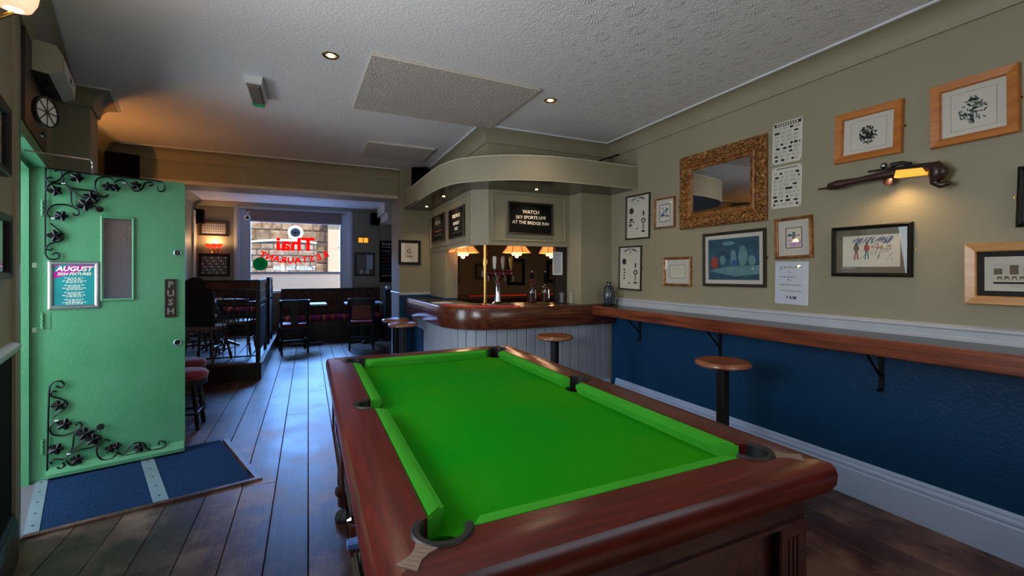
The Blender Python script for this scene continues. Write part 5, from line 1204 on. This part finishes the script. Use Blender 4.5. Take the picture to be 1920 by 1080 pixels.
# ---------------------------------------------------------------- platform and railing
b = B('dark'); b.box(XL, -.52, 6.15, YW, 0, .186); plat = struct(b.out('floor_platform'))
for i in range(8):
    xx = XL+.09+i*.165; b = B('floor'); b.box(xx-.08, xx+.08, 6.14, YW-.02, .186, .208, bev=.002); b.out('floorboard', plat)
b = B('trimw'); b.box(-.53, -.505, 6.13, YW-.6, .19, .212, bev=.004); struct(b.out('trim_platform_nosing'))
rl = thing('platform_railing', 'black metal railing with dark timber top round the raised platform', 'railing', (-.56, 6.2, .208))
RX0 = -.53
b = B('ebony'); b.box(-.022, .022, -.022, .022, 0, 1.0, bev=.004); b.out('post', rl)
b = B('uph'); b.box(RX0+.0, -.02, -.012, .012, .90, .985); b.out('upholstered_panel', rl)
b = B('dark'); b.box(RX0, .02, -.03, .03, .985, 1.005, bev=.004); b.out('top_rail', rl)
b = B('iron'); b.box(RX0, 0, -.006, .006, .875, .89); b.box(RX0, 0, -.006, .006, .07, .085); b.out('cross_rail', rl)
for i in range(9):
    b = B('iron'); xx = -.125*(i+.9); 
    if xx > RX0: b.box(xx-.005, xx+.005, -.005, .005, .085, .875); b.out('baluster', rl)
# side screen panels along the platform edge
b = B('ebony')
for k in range(2):
    y0 = .08+k*1.45; y1 = y0+(.95 if k == 0 else .6); zt = 1.0 if k == 0 else 1.02
    b.box(-.02, .02, y0, y0+.04, 0, zt); b.box(-.02, .02, y1-.04, y1, 0, zt); b.box(-.02, .02, y0, y1, zt-.04, zt); b.box(-.018, .018, y0, y1, .70, .74); b.box(-.012, .012, y0, y1, .12, .66)
b.out('side_screen', rl)
for k in range(2):
    b = B('trimw'); y0 = .08+k*1.45; y1 = y0+(.95 if k == 0 else .6)  # pale colour stands for the white light falling on the lattice
    for j in range(1, 8): yy = y0+(y1-y0)*j/8; b.box(-.008, .008, yy-.008, yy+.008, .74, .98)
    b.box(-.008, .008, y0, y1, .85, .864)
    b.out('lattice', rl)['label'] = 'lattice of the side screen, coloured pale as if lit'

# ---------------------------------------------------------------- chairs
def turned(b, p0, p1, r, seg=10):
    p0, p1 = Vector(p0), Vector(p1); ks = [(0, .8), (.1, 1), (.25, 1.1), (.32, .6), (.36, 1.2), (.40, .6), (.5, 1.05), (.62, .6), (.66, 1.2), (.7, .7), (.85, .95), (1, .7)]
    b.tube([p0.lerp(p1, t_) for t_, _ in ks], [r*k for _, k in ks], seg)
def windsor(loc, rz, label, hood=False, mt='chairw', seatm='seatw'):
    t = thing('windsor_chair', label, 'chair', loc, rotz=rz, group='dark windsor chairs on the platform')
    b = B(seatm); pts = [(math.cos(a)*.22, math.sin(a)*.21-.0) for a in [2*PI*k/24 for k in range(24)]]; b.prism(pts, .41, .445); b.out('seat', t)
    for sx in (-1, 1):
        for sy in (-1, 1): b = B(mt); turned(b, (sx*.14, sy*.13, .41), (sx*.20, sy*.20, 0), .019); b.out('leg', t, smooth=50)
    b = B(mt); b.tube([(-.17, -.165, .2), (-.17, .165, .2)], .011); b.tube([(.17, -.165, .2), (.17, .165, .2)], .011); b.tube([(-.17, 0, .2), (.17, 0, .2)], .011); b.out('stretcher', t)
    if hood:
        b = B('ebony'); n = 18; A = []
        for k in range(n+1):
            a = PI*k/n; A.append((-math.cos(a)*.20, .19, .45+(.30 if 0 < k < n else 0)+math.sin(a)*.27))
        poly = [(x_, z_) for x_, _, z_ in A]; b.prism(poly, .17, .21, ax='y'); b.tube([(x_, .19, z_) for x_, _, z_ in A], .018, seg=8); b.out('backrest', t, smooth=40)
    else:
        b = B(mt); arc = [(math.cos(a)*.25, math.sin(a)*.22, .69) for a in [math.radians(x_) for x_ in range(-10, 191, 12)]]; b.tube(arc, .017, seg=8)
        b.tube([(p_[0]*.96, p_[1]*.96+.01, .72) for p_ in arc[4:-4]], .022, seg=8); b.out('bow_rail', t, smooth=True)
        for a in range(-6, 187, 16):
            a_ = math.radians(a); b = B(mt); turned(b, (math.cos(a_)*.20, math.sin(a_)*.185, .445), (math.cos(a_)*.25, math.sin(a_)*.22, .69), .010, 8); b.out('spindle', t, smooth=50)
    return t
windsor((-1.14, 6.45, .208), math.radians(160), 'dark hooded round backed chair right beside the open green door', hood=True)
wc = windsor((-.88, 7.00, .208), math.radians(175), 'spindle backed captain chair directly behind the platform railing')
dup(wc, (-1.42, 7.9, .208), math.radians(30), 'spindle backed captain chair beyond the round wooden table, left')
dup(wc, (-1.35, 7.05, .208), math.radians(120), 'spindle backed captain chair on the near side of the round wooden table')
def round_table(loc, label, r, h_, topm='seatw', rim=None, leg='dark', group=None):
    t = thing('pub_table', label, 'table', loc, group=group)
    b = B(topm); b.lathe([(.0001, h_), (r-.01, h_), (r, h_-.008), (r, h_-.03), (r-.01, h_-.035), (.0001, h_-.035)], seg=36, cap=False); b.out('table_top', t, smooth=40)
    if rim: b = B(rim); b.lathe([(r, h_-.034), (r+.008, h_-.028), (r+.008, h_-.004), (r, h_+.001)], seg=36, cap=False); b.out('rim', t, smooth=True)
    b = B(leg); b.lathe([(.05, h_-.035), (.03, h_-.1), (.035, .35), (.05, .25), (.035, .15), (.06, .08)], seg=16); b.out('column', t, smooth=True)
    b = B(leg)
    for k in range(4): a = k*PI/2+.4; b.tube([(0, 0, .12), (.5*r*math.cos(a), .5*r*math.sin(a), .06), (.8*r*math.cos(a), .8*r*math.sin(a), .015)], [.03, .022, .018])
    b.out('feet', t, smooth=True); return t
round_table((-1.15, 7.55, .208), 'round pale wooden table among the captain chairs on the platform', .30, .70)
round_table((-1.42, 4.95, 0), 'round high table with pale metal rim poking out behind the green door', .38, .80, topm='ebony', rim='silver')
# low crimson stools
def low_stool(loc, label, rz=0):
    t = thing('padded_stool', label, 'stool', loc, rotz=rz, group='crimson padded stools')
    b = B('crimson'); b.lathe([(.0001, .49), (.10, .488), (.15, .475), (.17, .45), (.165, .42), (.155, .41)], seg=28, cap=False); b.out('cushion', t, smooth=True)
    b = B('dark'); b.lathe([(.155, .37), (.16, .375), (.16, .41), (.155, .412)], seg=28); b.out('seat_frame', t)
    for k in range(4): a = PI/4+k*PI/2; b = B('dark'); turned(b, (.11*math.cos(a), .11*math.sin(a), .38), (.16*math.cos(a), .16*math.sin(a), 0), .02); b.out('leg', t, smooth=50)
    b = B('dark')
    for k in range(4): a, c_ = PI/4+k*PI/2, PI/4+(k+1)*PI/2; b.tube([(.145*math.cos(a), .145*math.sin(a), .13), (.145*math.cos(c_), .145*math.sin(c_), .13)], .009)
    b.out('stretcher', t); return t
ls = low_stool((-.94, 4.50, 0), 'nearer crimson velvet padded stool with turned legs behind the green door')
dup(ls, (-1.05, 5.05, 0), .5, 'further crimson velvet padded stool with turned legs behind the green door')
# dining chairs with red seats
def side_chair(loc, rz, label, redback):
    t = thing('dining_chair', label, 'chair', loc, rotz=rz)
    b = B('redv'); b.box(-.20, .20, -.20, .19, .43, .475, bev=.018); b.out('seat', t)
    b = B('ebony'); b.box(-.205, .205, -.205, .2, .395, .43, bev=.004); b.out('seat_frame', t)
    for sx in (-1, 1):
        b = B('ebony'); turned(b, (sx*.18, -.18, .40), (sx*.19, -.19, 0), .019); b.out('leg', t, smooth=50)
        b = B('ebony'); b.tube([(sx*.18, .18, .40), (sx*.19, .24, 0)], [.02, .016]); b.out('leg', t)
        b = B('ebony'); b.tube([(sx*.185, .18, .40), (sx*.19, .205, .65), (sx*.20, .245, .86)], .018); b.out('back_post', t)
    b = B('ebony'); arc = [(x_, .245+.03*math.cos(x_*PI/.44)-.03, .84+.012*abs(x_/.22)**2) for x_ in [(-.22+.044*k) for k in range(11)]]; 
    for k in range(10):
        p_, q_ = arc[k], arc[k+1]; b.prism([(p_[0], p_[1]-.012), (q_[0], q_[1]-.012), (q_[0], q_[1]+.012), (p_[0], p_[1]+.012)], .75, .865)
    b.out('top_rail', t)
    if redback: b = B('redv'); b.box(-.16, .16, .185, .225, .50, .76, bev=.012); b.out('backrest', t)
    else: b = B('ebony'); b.box(-.055, .055, .195, .215, .46, .78, bev=.004); b.out('back_splat', t)
    b = B('ebony'); b.tube([(-.185, -.185, .16), (.185, -.185, .16)], .010); b.tube([(-.188, -.18, .2), (-.188, .2, .2)], .010); b.tube([(.188, -.18, .2), (.188, .2, .2)], .010); b.out('stretcher', t); return t
side_chair((-.22, 8.05, 0), PI+.12, 'black dining chair with red seat, left one in front of the long bench', False)
side_chair((.83, 8.0, 0), PI-.08, 'black dining chair with padded red back, right one in front of the long bench', True)
def pub_table(loc, label):
    t = thing('pub_table', label, 'table', loc); b = B('trimw'); b.box(-.32, .32, -.26, .26, .72, .75, bev=.006); b.out('table_top', t); b = B('ebony'); b.box(-.04, .04, -.04, .04, .05, .72); b.box(-.25, .25, -.03, .03, 0, .05, bev=.01); b.box(-.03, .03, -.22, .22, 0, .05, bev=.01); b.out('pedestal', t)
pub_table((-.02, 8.62, 0), 'square pale topped pub table behind the left dining chair'); pub_table((.93, 8.60, 0), 'square pale topped pub table behind the right dining chair')
# fitted bench
bn = thing('fitted_bench', 'long fitted bench with brown patterned back and striped crimson seat under the window', 'bench', (.35, YW-.3, 0))
b = B('dark'); b.box(-.83, 1.0, -.28, .28, 0, .38); b.out('base', bn)
b = B('stripe'); b.box(-.83, 1.0, -.32, .18, .38, .47, bev=.03); b.out('seat_cushion', bn)
b = B('uph'); b.box(-.83, 1.0, .16, .28, .47, .97, bev=.02); b.out('backrest', bn)
b = B('dark'); b.box(-.83, 1.0, .15, .285, .965, .985, bev=.004); b.out('top_rail', bn)
bn2 = thing('fitted_bench', 'raised fitted bench with brown back and purple red seat on the platform under the window', 'bench', (-1.2, YW-.3, .208))
b = B('dark'); b.box(-.60, .58, -.28, .28, 0, .38); b.out('base', bn2); b = B('stripe'); b.box(-.60, .58, -.30, .18, .38, .46, bev=.03); b.out('seat_cushion', bn2); b = B('uph'); b.box(-.60, .58, .16, .28, .46, .86, bev=.02); b.out('backrest', bn2)
# dark studded end post of bench by pier
bp2 = thing('bench_end', 'tall black bench end with curled chrome knob near the bar pier', 'bench end', (1.40, YW-.75, 0)); b = B('ebony'); b.box(-.05, .05, -.2, .2, 0, 1.02, bev=.01); b.out('panel', bp2); b = B('chrome'); b.ball((0, -.2, 1.0), .05, 10); [b.ball((-.02+.03*(k % 2), -.205, .62+.06*k), .009, 6) for k in range(5)]; b.out('studs', bp2, smooth=True)

# ---------------------------------------------------------------- ceiling fittings
for i, (px, py, lb) in enumerate(((620, 104, 'recessed brass ceiling spotlight left of the large patch board'), (1032, 188, 'recessed brass ceiling spotlight right of the large patch board'))):
    p = P(px, py, Z=ZC); t = thing('ceiling_spotlight', lb, 'ceiling light', (p.x, p.y, ZC-.001), group='recessed ceiling spotlights'); spot_ring(t, (0, 0, 0), .034)
    light('ceiling_spot', 'SPOT', (p.x, p.y, ZC-.012), (0, 0, 0), 14, (1, .80, .56), radius=.03, spot=140, blend=.8)
for x_, y_ in ((1.75, -.35), (.75, -.45)): light('ceiling_spot', 'SPOT', (x_, y_, ZC-.012), (0, 0, 0), 14, (1, .66, .36), radius=.03, spot=120, blend=.8)
em = thing('emergency_light', 'small white emergency light with green end on the ceiling', 'emergency light', (-.335, 3.60, ZC-.001)); b = B('whiteplastic'); b.prism([(-.055, 0), (-.05, -.05), (.05, -.05), (.055, 0)], -.2, .2, ax='y'); b.out('housing', em); b = B('frost'); b.prism([(-.042, -.05), (-.03, -.075), (.03, -.075), (.042, -.05)], -.18, .18, ax='y'); b.out('diffuser', em); b = B('greenp'); b.box(-.04, .04, .14, .185, -.082, -.06, bev=.006); b.out('green_tip', em)
def ceil_patch(pxs, label, th=.018):
    pts = [P(x_, y_, Z=ZC-.01) for x_, y_ in pxs]; b = B('panelc'); b.prism([(p.x, p.y) for p in pts], ZC-th, ZC); o = b.out('ceiling_board'); tag(o, label, 'ceiling board')
    b = B('whiteplastic'); n = 4
    for k in range(4):
        for j in range(n):
            q = pts[k].lerp(pts[(k+1) % 4], (j+.5)/n); c = sum(pts, Vector())/4; q = q.lerp(c, .06); b.lathe([(.006, ZC-th-.002), (.006, ZC-th)], c=(q.x, q.y, 0), seg=8)
    b.out('screw_heads', o); b = B('cream'); b.tube([(p.x, p.y, ZC-th+.004) for p in pts], .005, seg=6, closed=True); b.out('edge_bead', o)
a_ = P(697, 101, Z=ZC); c_ = P(1013, 168, Z=ZC)
ceil_patch([(697, 101), (1013, 168), (918, 240), (662, 201)], 'large textured patch board screwed to the ceiling')
ceil_patch([(690, 265), (815, 280), (790, 305), (677, 292)], 'smaller textured patch board on the ceiling beyond the large one')
# cable at the canopy end
cb = B('black'); cb.tube(catmull([(2.86, 3.60, 2.50), (2.6, 3.62, 2.40), (2.42, 3.66, 2.33), (2.36, 3.68, 2.39), (2.25, 3.68, 2.38), (2.2, 3.70, 2.33)], 6), .007, seg=6); cb = cb.out('cable'); tag(cb, 'black cable looping above the right end of the bar canopy', 'cable')

# ---------------------------------------------------------------- left wall things
LWP = (*Wl(1.2, NEAR+.02), 0); LWN = (NN.x, NN.y, 0); LRZ = math.atan2(NN.y, NN.x)+PI/2
def left_pic(right_px, yt, yb, wid, label, fm, art, mt=None, mount=0.0):
    top = P(right_px, yt, pt=LWP, n=LWN); bot = P(right_px, yb, pt=LWP, n=LWN); h_ = top.z-bot.z
    s_r = (Vector((top.x, top.y))-HG).dot(TT); cen = Wl(s_r+wid/2, NEAR+.001)
    pic_at('framed_picture', label, 'picture', (cen[0], cen[1], (top.z+bot.z)/2), LRZ, 0, wid, h_, fm, .03, .03, art=art, paper='paper', plates=False, mount=.02, mount_m='paper2')
left_pic(15, 205, 332, .34, 'black framed picture on the left wall, upper one at the left edge', 'blackf', art_bush('ink', False))
left_pic(17, 405, 523, .40, 'dark framed picture on the left wall above the dado rail', 'blackf', art_coach)
p = P(-30, -14, pt=LWP, n=LWN); ws = thing('wall_lamp', 'peach glass wall lamp glowing in the top left corner of the view', 'wall lamp', (*Wl((Vector((p.x, p.y))-HG).dot(TT)+.02, NEAR+.09), p.z))
b = B('lampglow'); b.lathe([(.025, -.04), (.045, -.033), (.06, .0), (.066, .04), (.062, .042)], seg=20, cap=False); b.out('lamp_shade', ws, smooth=True); b = B('brass'); q = -NN*.09; b.tube([(0, 0, -.05), (q.x*.5, q.y*.5, -.09), (q.x, q.y, -.06)], .008); b.out('arm', ws)
light('left_lamp_glow', 'POINT', (ws.location.x, ws.location.y, ws.location.z+.02), (0, 0, 0), 2.0, (1, .68, .42), radius=.05)
# wall uplighter in the alcove behind the open door
up = thing('wall_lamp', 'amber uplighter on the alcove wall behind the open green door', 'wall lamp', (XL+.11, 4.72, 1.75)); b = B('amber'); b.lathe([(.02, -.06), (.07, -.02), (.10, .06), (.095, .062)], seg=20, cap=False); b.out('lamp_shade', up, smooth=True); b = B('brass'); b.tube([(0, 0, -.06), (-.05, 0, -.09), (-.11, 0, -.06)], .01); b.out('arm', up)
light('alcove_uplight', 'POINT', (XL+.11, 4.72, 1.83), (0, 0, 0), 10, (1, .46, .10), radius=.04)

# ---------------------------------------------------------------- rear room pictures
BK = ('Y', 7.6)
wall_pic('framed_picture', 'dark picture of a glowing copper lantern behind the bar, far left', 'picture', [(838, 485), (862, 485), (838, 533), (862, 533)], BK, 'blackf', .04, art=lambda b, w_, h_, y, t: (b.m('copper'), blob(b, 0, 0, w_*.36, h_*.3, y, 14, .05)), paper='board', plates=False)
wall_pic('framed_picture', 'small dark framed print behind the bar just left of the brass pole', 'picture', [(890, 494), (912, 494), (890, 524), (912, 524)], BK, 'bronze', .05, art=art_lines, paper='sepia', plates=False)
wall_pic('framed_picture', 'tall dark framed certificate behind the bar, right of the beer font', 'picture', [(951, 485), (984, 485), (951, 535), (984, 535)], BK, 'blackf', .06, art=art_lines, paper='sepia', plates=False)
wall_pic('framed_picture', 'dark framed print behind the bar between the hand pump and the notice', 'picture', [(1025, 489), (1052, 489), (1025, 530), (1052, 530)], BK, 'blackf', .06, art=art_lines, paper='sepia', plates=False)

# ---------------------------------------------------------------- outside
b = B('road'); b.box(-14, 14, 9.95, 40, -.2, -.12); b.box(-14, -2.0, -8, 9.95, -.2, -.12); struct(b.out('street_ground'))
def stone_wall(name, label, x0, x1, y, z0, z1, rows, smin, smax, seed, top=None):
    t = thing(name, label, 'wall', (0, 0, 0)); b = B('stonebase'); b.box(x0, x1, y, y+.4, z0, z1); b.out('mortar', t)
    rn = random.Random(seed); hgt = (z1-z0)/rows; cache = []
    for r in range(rows):
        x_ = x0-rn.uniform(0, .2)
        while x_ < x1:
            w2 = rn.uniform(smin, smax); xa, xb = max(x_, x0), min(x_+w2, x1)
            zt = z0+hgt*(r+1)-.02
            if xb-xa > .06 and (top is None or zt < top((xa+xb)/2)):
                bb = B('stone'); bb.box(xa+.012, xb-.012, y-.04, y+.02, z0+hgt*r+.012, zt, bev=.02); bb.out('stone', t)
            x_ += w2
    return t
stone_wall('stone_wall', 'tall brown rubble stone wall across the street', -2.6, .60, 15.0, .6, 3.9, 10, .25, .55, 5)
ar = lambda x_: 2.12-.10*(x_+.55)**2
t = thing('stone_bridge', 'humped stone bridge wall with pale coping in front of the rubble wall', 'bridge', (0, 0, 0))
xs = [-2.4+.2*i for i in range(14)]
b = B('stonebase'); b.prism([(-2.4, -.1)]+[(0.2, -.1)]+[(x_, ar(x_)) for x_ in reversed(xs)], 13.0, 13.3, ax='y'); b.out('bridge_body', t)
b = B('housew'); [b.prism([(xs[i], ar(xs[i])), (xs[i+1], ar(xs[i+1])), (xs[i+1], ar(xs[i+1])+.06), (xs[i], ar(xs[i])+.06)], 12.95, 13.35, ax='y') for i in range(13)]; b.out('coping', t)
rn = random.Random(9)
for r in range(11):
    z = .5+r*.155; x_ = -2.4
    while x_ < .18:
        w2 = rn.uniform(.2, .42); xb = min(x_+w2, .2)
        if z+.14 < min(ar(x_), ar(xb))-.0 and xb-x_ > .06: bb = B('stone'); bb.box(x_+.01, xb-.01, 12.96, 13.02, z+.01, z+.145, bev=.012); bb.out('stone', t)
        x_ += w2
hs = thing('cottage', 'cream rendered cottage with slate roof and small window across the street', 'building', (0, 0, 0))
b = B('housew'); b.box(.55, 4.5, 14.6, 17, -.1, 3.0); b.out('wall', hs)
b = B('slate'); b.prism([(14.45, 2.85), (14.45, 2.93), (16, 4.0), (17.2, 2.95)], .40, 4.6, ax='x'); b.out('roof', hs)
b = B('white'); b.T = Matrix.Translation((.98, 14.6, 2.30)); b.frame(.26, .42, [(0, 0), (0, .03), (.035, .03), (.035, 0)]); b.box(-.012, .012, -.02, 0, -.18, .18); b.box(-.11, .11, -.02, 0, -.012, .012); wn = b.out('window', hs); b = B('board'); b.T = Matrix.Translation((.98, 14.6, 2.30)); b.box(-.11, .11, -.008, -.001, -.19, .19); b.out('pane', wn)
b = B('iron'); b.cyl((1.30, 14.55, 0), (1.30, 14.55, 2.85), .03); b.out('drainpipe', hs)
